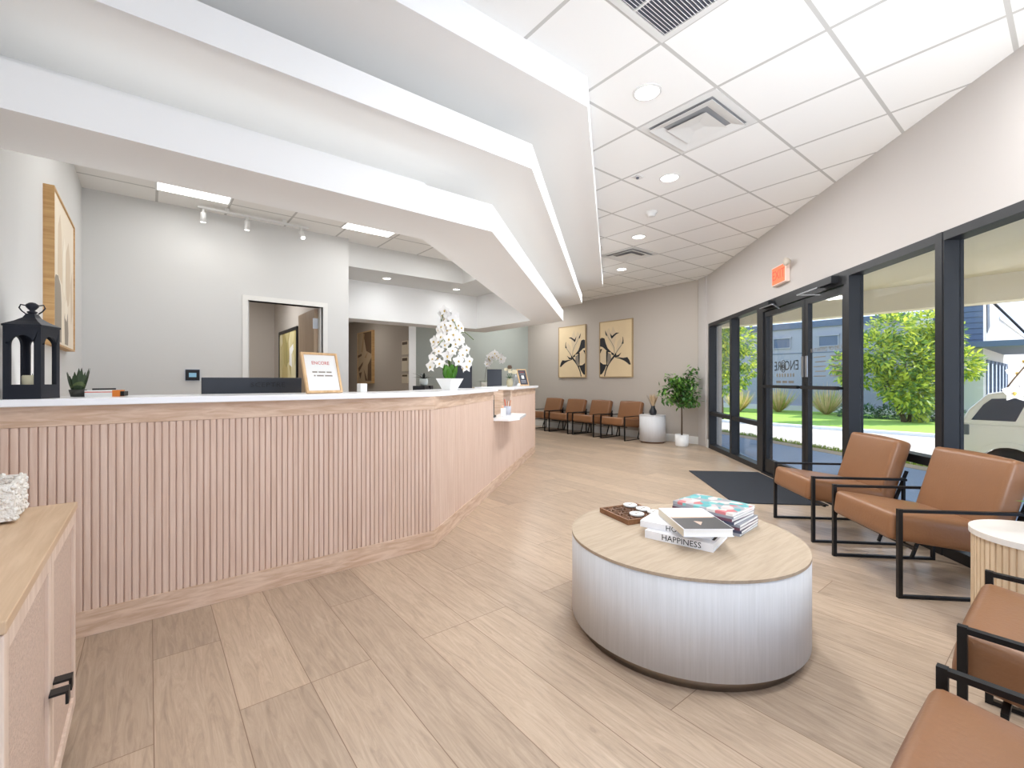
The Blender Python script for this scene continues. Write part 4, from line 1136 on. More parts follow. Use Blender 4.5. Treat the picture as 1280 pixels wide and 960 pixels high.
def flower_art(mirror):
    def draw(t, w, hh, z):
        pale = [[(.20, .80), (.30, .88), (.36, .78), (.42, .90), (.50, .80), (.52, .70), (.46, .55), (.47, .45), (.40, .52), (.28, .66)],
                [(.50, .44), (.56, .62), (.66, .68), (.70, .58), (.60, .48)], [(.02, .52), (.16, .48), (.22, .36), (.18, .26), (.02, .28)]]
        shapes(t, pale, w, hh, z, INKP, 'petals', mirror)
        grey = [[(.27, .44), (.36, .41), (.37, .33), (.30, .24), (.26, .22), (.25, .34)]]
        shapes(t, [ribbon([(.47, .42), (.46, .52), (.38, .62), (.29, .70), (.18, .84)], .009, .004), ribbon([(.49, .40), (.58, .48), (.67, .55), (.73, .60), (.71, .70)], .012, .004)], w, hh, z+.0004, INKG, 'grey_strokes', mirror)
        black = [[(0.02, .70), (.08, .715), (.16, .70), (.20, .61), (.26, .52), (.36, .455), (.46, .415), (.44, .385), (.38, .405), (.37, .44), (.27, .45), (.18, .505), (.10, .545), (.02, .56)],
                 [(.02, .28), (.12, .235), (.23, .23), (.17, .14), (.08, .06), (.02, .05)], [(.02, .51), (.09, .515), (.02, .43)],
                 ribbon([(.16, .02), (.20, .12), (.27, .22), (.36, .30), (.46, .37), (.52, .41)], .014, .022),
                 ribbon([(.24, .47), (.235, .36), (.23, .26), (.24, .18)], .03, .008),
                 [(.48, .345), (.62, .345), (.74, .335), (.85, .345), (.91, .29), (.95, .215), (.90, .215), (.84, .25), (.76, .285), (.62, .325)],
                 [(.36, .76), (.39, .68), (.44, .71), (.52, .75), (.62, .775), (.52, .78), (.44, .75), (.40, .73)],
                 [(.33, .79), (.40, .72), (.39, .68), (.36, .71)], [(.17, .835), (.24, .76), (.235, .73), (.20, .76)],
                 [(.72, .70), (.74, .64), (.74, .58), (.68, .575), (.71, .62)], [(.46, .375), (.58, .39), (.68, .43), (.60, .36), (.50, .345)]]
        shapes(t, black, w, hh, z+.0008, INK, 'ink_leaves', mirror); shapes(t, grey, w, hh, z+.0015, INKG, 'grey_petal', mirror)
    return draw
XA = XB
framed('floral_print', 'framed black flower print on the back wall, the left one nearer the desk', (XA, 7.975, 1.235), (0, -1, 0), .885, 1.225, .035, .018, CHAMP, CANVAS, flower_art(True)).matrix_world
framed('floral_print', 'framed black flower print on the back wall, the right one nearer the small tree', (XA, 6.685, 1.235), (0, -1, 0), .885, 1.225, .035, .018, CHAMP, CANVAS, flower_art(False))
def left_art(t, w, hh, z):
    shapes(t, [[(.05, .03), (.05, .40), (.12, .46), (.22, .47), (.32, .42), (.36, .30), (.36, .03)], [(.52, .03), (.50, .22), (.56, .30), (.66, .26), (.70, .12), (.68, .03)]], w, hh, z, mat('taupe_print', srgb(150, 140, 126), .8), 'taupe_leaf')
    shapes(t, [[(.20, .48), (.22, .80), (.30, .90), (.36, .78), (.40, .55), (.38, .44)], [(.62, .30), (.56, .50), (.58, .70), (.70, .80), (.80, .66), (.78, .44), (.72, .34)], [(.84, .2), (.80, .5), (.9, .62), (.93, .3)]], w, hh, z+.0004, mat('sand_print', srgb(214, 196, 170), .8), 'sand_leaf')
    shapes(t, [[(.42, .40), (.40, .62), (.48, .80), (.56, .70), (.54, .50), (.50, .36)], [(.52, .32), (.60, .36), (.66, .30), (.60, .20), (.52, .22)]], w, hh, z+.0008, mat('ivory_print', srgb(240, 230, 212), .8), 'ivory_leaf')
framed('leaf_print', 'oak framed pale leaf print on the left wall above the lantern', (XL, 3.90, 1.385), (0, 1, 0), .98, .965, .05, .012, FRAMEOAK, mat('pale_canvas', srgb(232, 220, 200), .85), left_art)
def hall_art(t, w, hh, z):
    shapes(t, [[(.4, .98), (.98, .98), (.98, .55), (.62, .62)], [(.98, .5), (.98, .05), (.7, .05), (.72, .35)], [(.02, .55), (.3, .58), (.3, .54), (.02, .5)], [(.05, .30), (.40, .42), (.36, .36), (.1, .22)], [(.45, .28), (.55, .05), (.7, .05)], [(.1, .2), (.3, .22), (.2, .08)]], w, hh, z, mat('umber_print', srgb(92, 66, 40), .8), 'umber_petals')
    shapes(t, [[(.35, .60), (.5, .95), (.42, .97), (.28, .62)], [(.5, .5), (.75, .62), (.6, .48)]], w, hh, z+.0004, mat('ochre_print', srgb(150, 118, 80), .8), 'ochre_petals')
framed('flower_canvas', 'narrow brown flower canvas on the dim hallway wall', (3.51, 9.59, 1.11), (0, -1, 0), .80, 1.06, .06, .015, FRAMEOAK, mat('brown_canvas', srgb(168, 142, 110), .85), hall_art)
MAP = voronoi_mat('patchwork_print', [srgb(196, 184, 130), srgb(176, 160, 104), srgb(212, 200, 152), srgb(160, 150, 92), srgb(220, 210, 170), srgb(190, 172, 116)], (5, 3, 1), .7)
def map_art(t, w, hh, z):
    shapes(t, [[(.60, .50), (.62, .72), (.80, .78), (.82, .70), (.72, .64), (.74, .46)]], w, hh, z, PAPER, 'white_patch')
framed('patchwork_print', 'black framed olive patchwork print in the room through the doorway', (OFF_X-.24, 8.62, .85), (0, -1, 0), 1.22, 1.14, .04, .05, BLACK, MAP, map_art)
# notices in the hallway
CERT = mat('notice_paper', srgb(206, 192, 168), .8)
for z0, z1, lb in ((1.62, 1.86, 'top one of the small notices on the hallway wall'), (1.33, 1.58, 'middle one of the small notices on the hallway wall'), (1.12, 1.28, 'lowest one of the small notices on the hallway wall')):
    t = thing('wall_notice', lb, 'notice', (3.51, 7.40, z0), 0, 'notices on the hallway wall')
    MB().box(-.012, 0, -.12, .12, 0, z1-z0).build('board', CERT, t); MB().box(-.0135, -.012, -.10, .10, (z1-z0)*.72, (z1-z0)*.92).build('dark_heading', STEMM, t)
# thermostat / alarm pad
t = thing('wall_keypad', 'black wall keypad with a small lit screen on the office wall', 'keypad', (.30, OFF_Y, 1.165))
MB().box(0, .125, -.022, 0, 0, .115).build('case', BLACK, t, bevel=.004); MB().box(.03, .095, -.0235, -.022, .035, .08).build('screen', mat('keypad_screen', srgb(110, 150, 170), .3, emit=.5), t)
MB().box(-.004, .129, -.006, 0, -.004, .119).build('back_plate', CHROME, t)

# exit sign
t = thing('exit_sign', 'orange lit EXIT sign with emergency lamp head above the entrance doors', 'sign', tuple(sfp(5.36, 0, 2.27)))
t.matrix_world = basis(sfp(5.70, 0, 2.27), -WD, Vector((0, 0, 1)), -WN)
MB().box(0, .33, 0, .215, 0, .05).build('housing', EXITW, t, bevel=.004)
MB().box(.012, .318, .012, .203, .05, .052).build('face', EXITR, t)
text('EXIT', .15, 'exit_lettering', mat('exit_letters', srgb(226, 66, 36), .5, emit=.5), t, basis((.165, .107, .0525), Vector((1, 0, 0)), Vector((0, 1, 0)), Vector((0, 0, 1))), extrude=.0006)
b = MB(); b.smooth = True; b.lathe([(.02, 0), (.04, .03), (.045, .055), (.04, .06)], 20, (.40, .20, .03)); b.build('lamp_head', mat('lamp_head_beige', srgb(206, 196, 180), .4), t)
b = MB(); b.bar((.33, .15, .03), (.40, .19, .05), .02, .02); b.build('bracket', EXITW, t)

# ------------------------------------------------------------------ ceiling fixtures
def downlight(x, y, z, label, r=.075, power=25, group='recessed downlights in the tile ceiling', em=None, visible=True):
    t = thing('downlight', label, 'downlight', (x, y, z), 0, group)
    b = MB(); b.smooth = False; b.lathe([(r+.014, 0), (r+.014, -.006), (r, -.009), (r, -.001)], 36, cap=False); b.build('trim_ring', VENTW, t)
    b = MB(); b.lathe([(r, -.003), (r, -.001)], 36); b.build('lens', EMIT, t)
    area('downlight_and_fill_lamp', (x, y, z-.02), power, r*2)
downlight(2.48, 1.73, CZ, 'largest round downlight, beside the near square diffuser', power=10)
downlight(3.68, 2.33, CZ, 'second round downlight from the camera, beyond the near square diffuser')
downlight(4.88, 3.53, CZ, 'third round downlight, between the smoke detector and the far diffuser')
downlight(6.08, 4.73, CZ, 'farthest round downlight, beyond the far diffuser')
for x, y in ((1.28, .53), (.0, -.6), (3.1, -.05)):
    area('downlight_and_fill_lamp', (x, y, CZ-.02), 15, .15)  # unseen lamps off frame, partly continuing the downlight row, added for brightness
GR = 'small downlights in the ceiling tray over the office'
downlight(2.75, 6.42, 2.68, 'small downlight in the ceiling tray, left one near the office wall', .055, 1.8, GR)
downlight(3.98, 6.47, 2.68, 'small downlight in the ceiling tray, right one above the orchid', .055, 1.8, GR)
# office light panels
for x, lb in ((.06, 'square light panel in the office ceiling above the track lights'), (1.80, 'square light panel in the office ceiling nearer the hallway')):
    t = thing('light_panel', lb, 'ceiling light', (x+.29, 5.25, CZ), 0, 'light panels in the office ceiling')
    b = MB(); b.box(-.29, .29, -.27, .27, -.008, -.001); b.build('diffuser', EMITP, t)
    b = MB(); b.box(-.305, -.29, -.285, .285, -.012, -.001).box(.29, .305, -.285, .285, -.012, -.001).box(-.29, .29, -.285, -.27, -.012, -.001).box(-.29, .29, .27, .285, -.012, -.001); b.build('frame', VENTW, t)
    area('panel_and_fill_lamp', (x+.29, 5.25, CZ-.03), 3, .55, (.98, .99, 1), shape='SQUARE')
for x, y, pw_ in ((3.2, 5.3, 7), (4.4, 8.2, 2.5), (.3, 3.9, 7), (1.9, 4.4, 6), (6.9, 8.1, 20), (5.9, 8.2, 2)):
    area('panel_and_fill_lamp', (x, y, (CZ if x < 5.8 or x > 6.3 else 2.82)-.03), pw_, .55, (.98, .99, 1), shape='SQUARE')  # unseen fill lamps with no panel, added to brighten office, sage and back walls
area('hall_fill', (2.7, 8.6, 2.42), 7, .3)  # unseen fill added to lift the dim hallway
area('small_room_fill', (.9, 7.6, 2.66), 22, .4)  # unseen fill added to brighten the room behind the doorway
area('bounce_fill', (1.3, -.8, .95), 8, .9, (.93, .97, 1), (PI, 0, 0), 'SQUARE', spread=math.radians(125))  # added off-frame uplight acting like bounced flash, brightens the ceiling
fl_ = area('bounce_fill', (1.3, -1.0, 1.1), 26, .8, (.93, .97, 1), (0, 0, 0), 'SQUARE', spread=math.radians(100))  # another added fill behind the camera, tilted toward the far ceiling
fl_.rotation_mode = 'QUATERNION'; fl_.rotation_quaternion = (FW*1.0+WD*.35+Vector((0, 0, .62))).normalized().to_track_quat('-Z', 'Y')
area('bounce_fill', (3.15, -.22, .95), 2, .7, (.93, .97, 1), (PI-.25, 0, -PI/4), 'SQUARE', spread=math.radians(150))  # added off-frame fill beside the camera, for the ceiling near the windows
for a_, b_, w_ in ((inner2[0], inner2[1], 6), (inner2[1], inner2[2], 5)):
    pa_, pb_ = Vector((a_[0], a_[1], 0)), Vector((b_[0], b_[1], 0)); d_ = pb_-pa_; c_ = (pa_+pb_)/2-Vector((-d_.y, d_.x, 0)).normalized()*.22
    area('desk_uplight_fill', (c_.x, c_.y, .80), w_, d_.length*.9, (.98, .99, 1), (PI, 0, math.atan2(d_.y, d_.x)), 'RECTANGLE', .12)  # unseen uplights added behind the desk to brighten the soffit undersides
# track light
t = thing('track_light', 'white ceiling track with three spot heads along the office wall', 'light', (.93, 5.70, CZ))
MB().box(-.54, .54, -.018, .018, -.05, -.03).build('track', VENTW, t)
b = MB(); b.box(-.30, -.26, -.02, .02, -.03, 0).box(.26, .30, -.02, .02, -.03, 0); b.build('mount', VENTW, t)
for k, (x, ty) in enumerate(((-.49, .25), (-.09, .2), (.46, -.55))):
    b = MB(); b.smooth = True; b.tube([(x, 0, -.05), (x, 0, -.10)], .012, 8)
    d = Vector((.15 if k == 2 else 0, ty, -1)).normalized(); p = Vector((x, 0, -.10))
    b.tube([p-d*.01, p, p+d*.085], .026, 14); hd = b.build('spot_head', VENTW, t)
    b = MB(); q = p+d*.086; b.tube([q, q+d*.004], .022, 14); b.build('bulb', EMIT, hd)
    l = bpy.data.lights.new('spot_lamp', 'SPOT'); l.energy = .6; l.spot_size = math.radians(95); l.spot_blend = .8; l.shadow_soft_size = .03; l.color = (1, .94, .86)
    lo = bpy.data.objects.new('spot_lamp', l); C.objects.link(lo); lo.location = Vector((.93, 5.70, CZ))+q+d*.02; lo.rotation_mode = 'QUATERNION'; lo.rotation_quaternion = d.to_track_quat('-Z', 'Y')
# supply diffusers
def diffuser(x, y, label):
    t = thing('air_diffuser', label, 'air vent', (x, y, CZ), 0, 'square supply diffusers')
    b = MB(); a = .293
    def sqr(b, h0, z0, h1, z1):
        vs = [(sx*h0, sy*h0, z0) for sx, sy in ((-1, -1), (1, -1), (1, 1), (-1, 1))]+[(sx*h1, sy*h1, z1) for sx, sy in ((-1, -1), (1, -1), (1, 1), (-1, 1))]
        b.add(vs, [(i, (i+1) % 4, 4+(i+1) % 4, 4+i) for i in range(4)])
    sqr(b, a, -.004, a-.05, -.006); sqr(b, a, -.004, a, 0); sqr(b, a-.05, -.006, a-.055, .0)
    b.build('frame', VENTW, t)
    MB().box(-a+.05, a-.05, -a+.05, a-.05, -.003, -.001).build('duct', VENTG, t)
    for h0, z0, h1, z1 in ((.238, -.024, .165, -.004),):
        b = MB(); sqr(b, h0, z0, h1, z1); sqr(b, h0, z0+.003, h1, z1+.003); sqr(b, h0, z0, h0, z0+.003); b.build('cone', VENTW, t)
    b = MB(); sqr(b, .148, -.030, .04, -.014); b.add([(-.04, -.04, -.014), (.04, -.04, -.014), (.04, .04, -.014), (-.04, .04, -.014)], [(0, 1, 2, 3)]); b.smooth = True; b.build('cone', VENTW, t)
diffuser(3.08, 1.73, 'near square supply diffuser with nested cones in the tile ceiling')
diffuser(5.48, 4.13, 'far square supply diffuser between the last two downlights')
t = thing('return_grille', 'large slatted return grille at the top edge of the picture', 'air vent', (1.88, 1.13, CZ))
b = MB(); a = .292
b.box(-a, a, -a, -a+.035, -.01, -.001).box(-a, a, a-.035, a, -.01, -.001).box(-a, -a+.035, -a+.035, a-.035, -.01, -.001).box(a-.035, a, -a+.035, a-.035, -.01, -.001); b.build('frame', VENTW, t)
b = MB(); n_ = 30
for i in range(n_):
    y = -a+.045+(2*a-.09)*i/(n_-1); b.obox((0, y, -.009), (1, 0, 0), (0, .6, .8), (0, -.8, .6), a-.037, .007, .0012)
b.box(-.006, .006, -a+.035, a-.035, -.012, -.003); b.build('slats', VENTW, t)
MB().box(-a+.03, a-.03, -a+.03, a-.03, -.002, -.0005).build('backing', GREYM, t)
t = thing('smoke_detector', 'white smoke detector in the tile ceiling', 'smoke detector', (4.28, 2.93, CZ))
b = MB(); b.smooth = True; b.lathe([(.06, 0), (.06, -.015), (.045, -.02), (.042, -.045), (.02, -.05), (.002, -.05)], 24); b.build('case', VENTW, t); b = MB(); b.lathe([(.055, 0), (.068, -.002), (.068, -.008), (.055, -.009)], 24); b.build('base', VENTW, t)
t = thing('ceiling_sensor', 'tiny ceiling sensor plate near a tile corner beyond the near diffuser', 'sensor', (3.44, 2.50, CZ))
MB().box(-.05, .05, -.03, .03, -.008, 0).build('plate', VENTW, t); b = MB(); b.lathe([(.014, -.008), (.012, -.02)], 12); b.build('sensor_eye', GREYM, t)
# cove strips (inside the soffit troughs)
def cove(pa, pb, z, power):
    pa, pb = Vector(pa), Vector(pb); d = pb-pa; L_ = d.length; c = (pa+pb)/2
    l = area('cove_strip_lamp', (c.x, c.y, z), power, L_*.94, (1, .98, .96), (PI, 0, math.atan2(d.y, d.x)) , 'RECTANGLE', .04)
    return l
g1 = offset(F1, .12); g2 = offset(F2, .12)
cove(g1[0], g1[1], 2.16, 1.0); cove(g1[1], g1[2], 2.16, 1.9)
cove(g2[0], g2[1], 2.53, .4); cove(g2[1], g2[2], 2.53, 1.6)

# ------------------------------------------------------------------ outside
GZ = -.70
CONC = mat('pale_concrete_road', srgb(186, 174, 156), .9, noise=.06, nscale=3)
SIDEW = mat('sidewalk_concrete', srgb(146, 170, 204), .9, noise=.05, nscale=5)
GRASSM = mat('lawn', srgb(142, 172, 62), .95, noise=.35, nscale=18)
GRASSD = mat('dry_grass_verge', srgb(150, 160, 86), .95, noise=.35, nscale=20)
BLDG = mat('grey_stucco', srgb(150, 150, 156), .9)
BLDGD = mat('slate_trim', srgb(88, 100, 118), .8)
STUCCO = mat('cream_stucco', srgb(200, 194, 184), .9)
PORCH = mat('porch_soffit', srgb(238, 226, 204), .9)
def ext(name, label, cat, b, m_, kind='structure', **k): return tag(b.build(name, m_, **k), label, cat, kind=kind)
cA = Vector((8.58, 2.45)); cD = Vector((.47, .88)).normalized(); cN = Vector((cD.y, -cD.x))
def cp(s, n): return tuple(cA+cD*s+cN*n)
b = MB(); 
b.prism([tuple(sfp(-3.5, .12).xy), tuple(sfp(T_END+2.6, .12).xy), cp(6.5, 0), cp(-9, 0)], -.10, -.02)
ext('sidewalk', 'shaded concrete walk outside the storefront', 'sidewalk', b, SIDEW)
b = MB(); b.prism([cp(-9, 0), cp(9, 0), cp(9, .28), cp(-9, .28)], -.3, -.015)
ext('curb', 'pale concrete edge of the walk outside the windows', 'curb', b, CONC)
# verge slope
def slope(b, n0, z0, n1, z1, s0=-9, s1=12):
    p = [cp(s0, n0)+(z0,), cp(s1, n0)+(z0,), cp(s1, n1)+(z1,), cp(s0, n1)+(z1,)]
    b.add(p, [(0, 3, 2, 1)])
b = MB(); slope(b, .28, -.02, .52, -.03); slope(b, .52, -.03, 1.6, GZ+.005, -9, 12)
ext('verge_bank', 'narrow grass bank between the walk and the road', 'bank', b, GRASSD)
b = MB(); rr6 = random.Random(6)
for k in range(2600):
    s = rr6.uniform(-4.5, 6.5); n_ = rr6.uniform(.30, .54); p = cp(s, n_)
    b.leaf((p[0], p[1], -.03), (rr6.uniform(-.5, .5), rr6.uniform(-.5, .5), 1), (rr6.uniform(-1, 1), rr6.uniform(-1, 1), 0), rr6.uniform(.03, .075), .012, .1, 2)
tag(b.build('verge_grass', GRASSM), 'thin strip of grass blades along the curb', 'grass', kind='stuff')
b = MB(); b.box(4, 70, -45, 60, GZ-.1, GZ)
ext('road', 'pale sunlit concrete road and parking lot', 'road', b, CONC)
b = MB(); b.box(20.5, 30.9, -2.6, 30, GZ, GZ+.05)
ext('lawn', 'bright green lawn in front of the grey building', 'lawn', b, GRASSM)
b = MB(); b.box(20.2, 20.5, -2.9, 30, GZ, GZ+.10)
ext('lawn_curb', 'white curb along the edge of the lawn', 'curb', b, TRIMW)
# porch
b = MB(); b.prism([tuple(sfp(-6, .16).xy), tuple(sfp(14, .16).xy), (14.5, 12), (10.8, 12), (10.8, -8)], 2.90, 3.02)
ext('porch_ceiling', 'beige ceiling of the covered walk outside the windows', 'porch', b, PORCH)
b = MB(); b.box(10.8, 11.15, -9, 13, 2.46, 3.1)
ext('porch_beam', 'beige beam along the outer edge of the covered walk', 'beam', b, PORCH)
# building one
BX = 31.0
t = thing('office_building', 'long single-storey grey building across the road', 'building', (BX, 12, GZ), kind='thing')
Y0, Y1 = 4.97-12, 26-12
MB().box(0, 8, Y0, Y1, 0, 5.05).build('wall', BLDG, t); MB().box(-.10, 8.1, Y0, Y1, 5.05, 5.42).build('parapet', BLDGD, t)
MB().box(-.02, 0, Y0, Y1, 3.52, 3.57).build('joint', BLDGD, t); MB().box(-.3, 0, Y0, Y1, 0, .35).build('base_ledge', STUCCO, t)
WINM = mat('dark_glass', srgb(66, 84, 106), .15)
for px, y in ((1036, 9.25), (979, 11.75), (934, 14.1), (900, 16.5)):
    yy = y-12
    f = MB(); f.box(-.10, 0, yy-.56, yy+.56, 4.48, 4.58).box(-.06, 0, yy-.52, yy-.46, 3.92, 4.48).box(-.06, 0, yy+.46, yy+.52, 3.92, 4.48).box(-.06, 0, yy-.52, yy+.52, 3.86, 3.92); f = f.build('window', BLDG, t)
    MB().box(-.03, 0, yy-.46, yy+.46, 3.92, 4.48).build('pane', WINM, f)
# building two (right)
t = thing('corner_building', 'building at right with dark siding, white walls and a flat canopy', 'building', (BX, 2.95, GZ), kind='thing')
SID = mat('slate_siding', srgb(86, 98, 116), .7)
MB().box(0, 30, 0, 2.0, 0, 3.55).build('lower_wall', STUCCO, t)
MB().box(.05, 6.5, .0, 2.0, 3.55, 8.0).build('tower', STUCCO, t)
b = MB()
for k in range(16): b.obox((-.03, 1.0, 3.70+k*.27), (1, 0, 0), (0, 1, 0), (.1, 0, 1), .03, 1.0, .13)
b.build('siding', SID, t)
MB().box(6.5, 30, 0, 2.0, 3.55, 5.35).build('upper_wall', STUCCO, t); MB().box(6.5, 30, -.06, 2.0, 5.35, 5.5).build('parapet', TRIMW, t)
b = MB(); b.box(-1.1, 0, -1.6, 1.9, 3.42, 3.68).box(0, 9, -1.6, 0, 3.42, 3.68); b.build('canopy', SID, t)
b = MB(); b.tube([(.6, -.02, 6.0), (3.2, -1.5, 3.72)], .05, 8).tube([(4.6, -.02, 6.0), (7.2, -1.5, 3.72)], .05, 8); b.build('canopy_rod', BLACK, t)
b = MB(); b.prism([(1.2, 4.2), (2.2, 4.6), (2.0, 6.2), (1.5, 7.6), (1.0, 6.6)], 0, .02); b.prism([(2.3, 6.6), (3.0, 7.8), (2.9, 6.4)], 0, .02)
b.v = [(x, -.02-z*.5, y) for x, y, z in b.v]; b.build('wall_mural', BLACK, t)
for k in range(6):
    x0 = 1.0+k*1.7; f = MB(); f.box(x0, x0+.10, -.05, 0, 0, 2.9).box(x0+1.1, x0+1.2, -.05, 0, 0, 2.9).box(x0+.1, x0+1.1, -.05, 0, 2.75, 2.9); f = f.build('shop_window', BLDGD, t)
    MB().box(x0+.1, x0+1.1, -.03, 0, 0, 2.75).build('pane', WINM, f)
b = MB(); b.box(-.25, 0, .1, 2.0, 0, .35); b.build('base_ledge', STUCCO, t)
f = MB().box(-.05, 0, 1.2, 1.75, 1.5, 2.6).build('side_window', WINM, t)
t = thing('stucco_pier', 'white stucco pier between the grey and slate buildings', 'pier', (BX-1.35, 4.9, GZ))
MB().box(-.2, .2, -.35, .35, 0, 5.0).build('shaft', STUCCO, t); MB().box(-.24, .22, -.40, .40, 5.0, 5.2).build('cap', TRIMW, t)
# shrub helper
def bush(name, label, loc_, blobs, n, ls, m1, m2, trunk=None, seed=1, cat='shrub'):
    t = thing(name, label, cat, loc_, kind='thing'); r_ = random.Random(seed)
    bb = [MB(), MB()]; tot = sum(q[3]**2 for q in blobs)
    for (x, y, z, R_) in blobs:
        for k in range(int(n*R_*R_/tot)):
            d = Vector((r_.gauss(0, 1), r_.gauss(0, 1), r_.gauss(0, 1))).normalized()
            p = Vector((x, y, z))+d*(R_*r_.uniform(.55, 1.03)); dd = (d+Vector((r_.uniform(-.8, .8), r_.uniform(-.8, .8), r_.uniform(-.5, .6)))).normalized()
            bb[0 if r_.random() < .55 else 1].leaf(p, dd, (r_.uniform(-.6, .6), r_.uniform(-.6, .6), 1), ls*r_.uniform(.7, 1.3), ls*.55, .15, 2)
    tag(bb[0].build('foliage', m1, t), kind='stuff'); tag(bb[1].build('foliage', m2, t), kind='stuff')
    if trunk:
        b = MB(); b.smooth = True
        for pts in trunk: b.tube(pts, .07, 6, .03)
        b.build('trunk', STEMM, t)
    return t
BL1 = leaf_mat('bush_leaf_yellow', srgb(206, 212, 84), .5); BL2 = leaf_mat('bush_leaf_green', srgb(120, 150, 76), .4)
def gp(px, d, z=GZ): return tuple(place(d, px, z))
g = gp(1132, 20.0, GZ+.05); 
bl = []
for (px, py, R_) in ((1132, 452, 1.15), (1095, 440, .95), (1165, 435, 1.05), (1115, 412, .8), (1160, 408, .75), (1080, 465, .7), (1140, 490, .9), (1165, 475, .9), (1200, 455, .7), (1180, 420, .7), (1062, 468, .5), (1120, 480, .75), (1145, 510, .55), (1218, 462, .35), (1050, 455, .4)):
    p = place(20+random.uniform(-.5, .5), px); bl.append((p.x-g[0], p.y-g[1], H_CAM-(py-476)*20/569-g[2], R_))
bush('sea_grape_tree', 'broad yellow-green shrub tree on the lawn across the road', g, bl, 9000, .22, BL1, BL2, [[(0, 0, 0), (-.3, .3, 1.2), (-.8, .8, 2.4)], [(.1, -.1, 0), (.3, -.2, 1.3), (.8, -.6, 2.6)], [(0, .1, 0), (.1, .1, 1.4), (.1, 0, 3)], [(-.1, 0, 0), (-.2, .4, 1.0), (-.2, 1.0, 2.2)]], 3, 'tree')
g = gp(903, 21, GZ+.05); bl = []
for (px, py, R_) in ((905, 420, .9), (893, 440, .8), (925, 425, .75), (898, 462, .7), (930, 450, .55), (922, 470, .6), (910, 480, .5), (938, 462, .3), (890, 415, .7), (912, 400, .6)):
    p = place(21+random.uniform(-.5, .5), px); bl.append((p.x-g[0], p.y-g[1], H_CAM-(py-476)*21/569-g[2], R_))
bush('young_tree', 'leafy young tree seen through the far sidelight panes', g, bl, 3800, .20, BL2, BL1, [[(0, 0, 0), (.05, .05, 1.2), (0, 0, 2.6)]], 9, 'tree')
def tuft(px, d, label, h_, w_, seed):
    p = gp(px, d, GZ+.05); t = thing('ornamental_grass', label, 'grass clump', p, 0, 'ornamental grasses along the grey building')
    r_ = random.Random(seed); b = MB(); c_ = MB()
    for k in range(230):
        a = r_.uniform(0, 2*PI); s_ = r_.uniform(.05, 1.0)**.7*w_*1.7
        (b if r_.random() < .66 else c_).leaf((.1*math.cos(a), .1*math.sin(a), 0), (math.cos(a)*s_, math.sin(a)*s_, 1), (math.cos(a), math.sin(a), .2), h_*r_.uniform(.6, 1.1), .05, .2, 3)
    tag(b.build('blades', leaf_mat('straw_blades', srgb(226, 198, 146), .5), t), kind='stuff'); tag(c_.build('blades', leaf_mat('green_blades', srgb(184, 188, 100), .5), t), kind='stuff')
tuft(923, 26.6, 'tan grass clump behind the second sidelight pane', 1.45, .8, 1); tuft(973, 26.6, 'tan grass clump behind the left entrance door', 1.55, .85, 2); tuft(1033, 24.6, 'tan grass clump behind the right entrance door', 1.65, .95, 3); tuft(1086, 26.5, 'grass clump left of the yellow-green shrub tree', 1.5, .8, 4)
DG = mat('hedge_dark', srgb(58, 92, 54), .7); DG2 = mat('hedge_mid', srgb(82, 116, 66), .7)
g = gp(1135, 21.0, GZ+.05)
bush('low_hedge', 'low dark green ground hedge under the shrub tree', g, [(dy, -dx*.8, .22, .42) for dx in (-3, -2, -1, 0, 1, 2, 3) for dy in (0, .6)], 2400, .16, DG, DG2, None, 5)

# ---- white SUV
CARW = mat('white_car_paint', srgb(248, 246, 240), .22); TYRE = mat('tyre_rubber', srgb(34, 34, 36), .8); CGL = mat('car_glass', srgb(58, 72, 92), .08)
cp0 = Vector((12.05, -.83, 0))
car = thing('white_suv', 'white SUV parked outside, rear end at left in the right window', 'car', (cp0.x, cp0.y, GZ), -PI/2)
car.scale = (1, 1, 1.05)
# local: +x forward (to the right in view), near side is -y
hwid = .90
def loft(b, prof, y0, y1, inset=.0, zi=None):
    """extrude a side profile (x,z) across the width with tumblehome above zi"""
    def yy(z, s): return s*(hwid-(max(0, z-zi)*inset if zi is not None else 0))
    n = len(prof); L_ = [(x, yy(z, -1), z) for x, z in prof]; R_ = [(x, yy(z, 1), z) for x, z in prof]
    b.add(L_+R_, [tuple(range(n)), tuple(range(2*n-1, n-1, -1))]+[(i, n+i, n+(i+1) % n, (i+1) % n) for i in range(n)])
def arch(xc, r_, z0, K=10): return [(xc+r_*math.cos(PI*i/K), z0+r_*math.sin(PI*i/K)) for i in range(K+1)]
zb = .30
prof = [(-2.2, .42), (-2.26, .62), (-2.24, .95), (-2.20, 1.06), (1.05, 1.06), (1.9, .98), (2.18, .86), (2.22, .60), (2.18, zb)]+[(x, z) for x, z in arch(1.40, .39, .33)]+[(.9, zb)]+[(-1.10, zb)]+[(x, z) for x, z in arch(-1.60, .39, .33)]+[(-2.08, zb+.05)]
b = MB(); loft(b, prof, -hwid, hwid); b.build('body', CARW, car, bevel=.05)
cab_ = [(-2.19, 1.05), (-2.08, 1.30), (-1.86, 1.56), (-1.6, 1.62), (-.2, 1.63), (.35, 1.55), (1.10, 1.06)]
b = MB(); loft(b, cab_, -hwid, hwid, .30, 1.05); b.build('cabin', CARW, car, bevel=.04)
def side_pane(pts, name):
    for s in (-1, 1):
        b = MB(); vs = [(x, s*(hwid-(z-1.05)*.30+.004), z) for x, z in pts]; b.add(vs, [tuple(range(len(vs))) if s < 0 else tuple(range(len(vs)))[::-1]]); b.build(name, CGL, car)
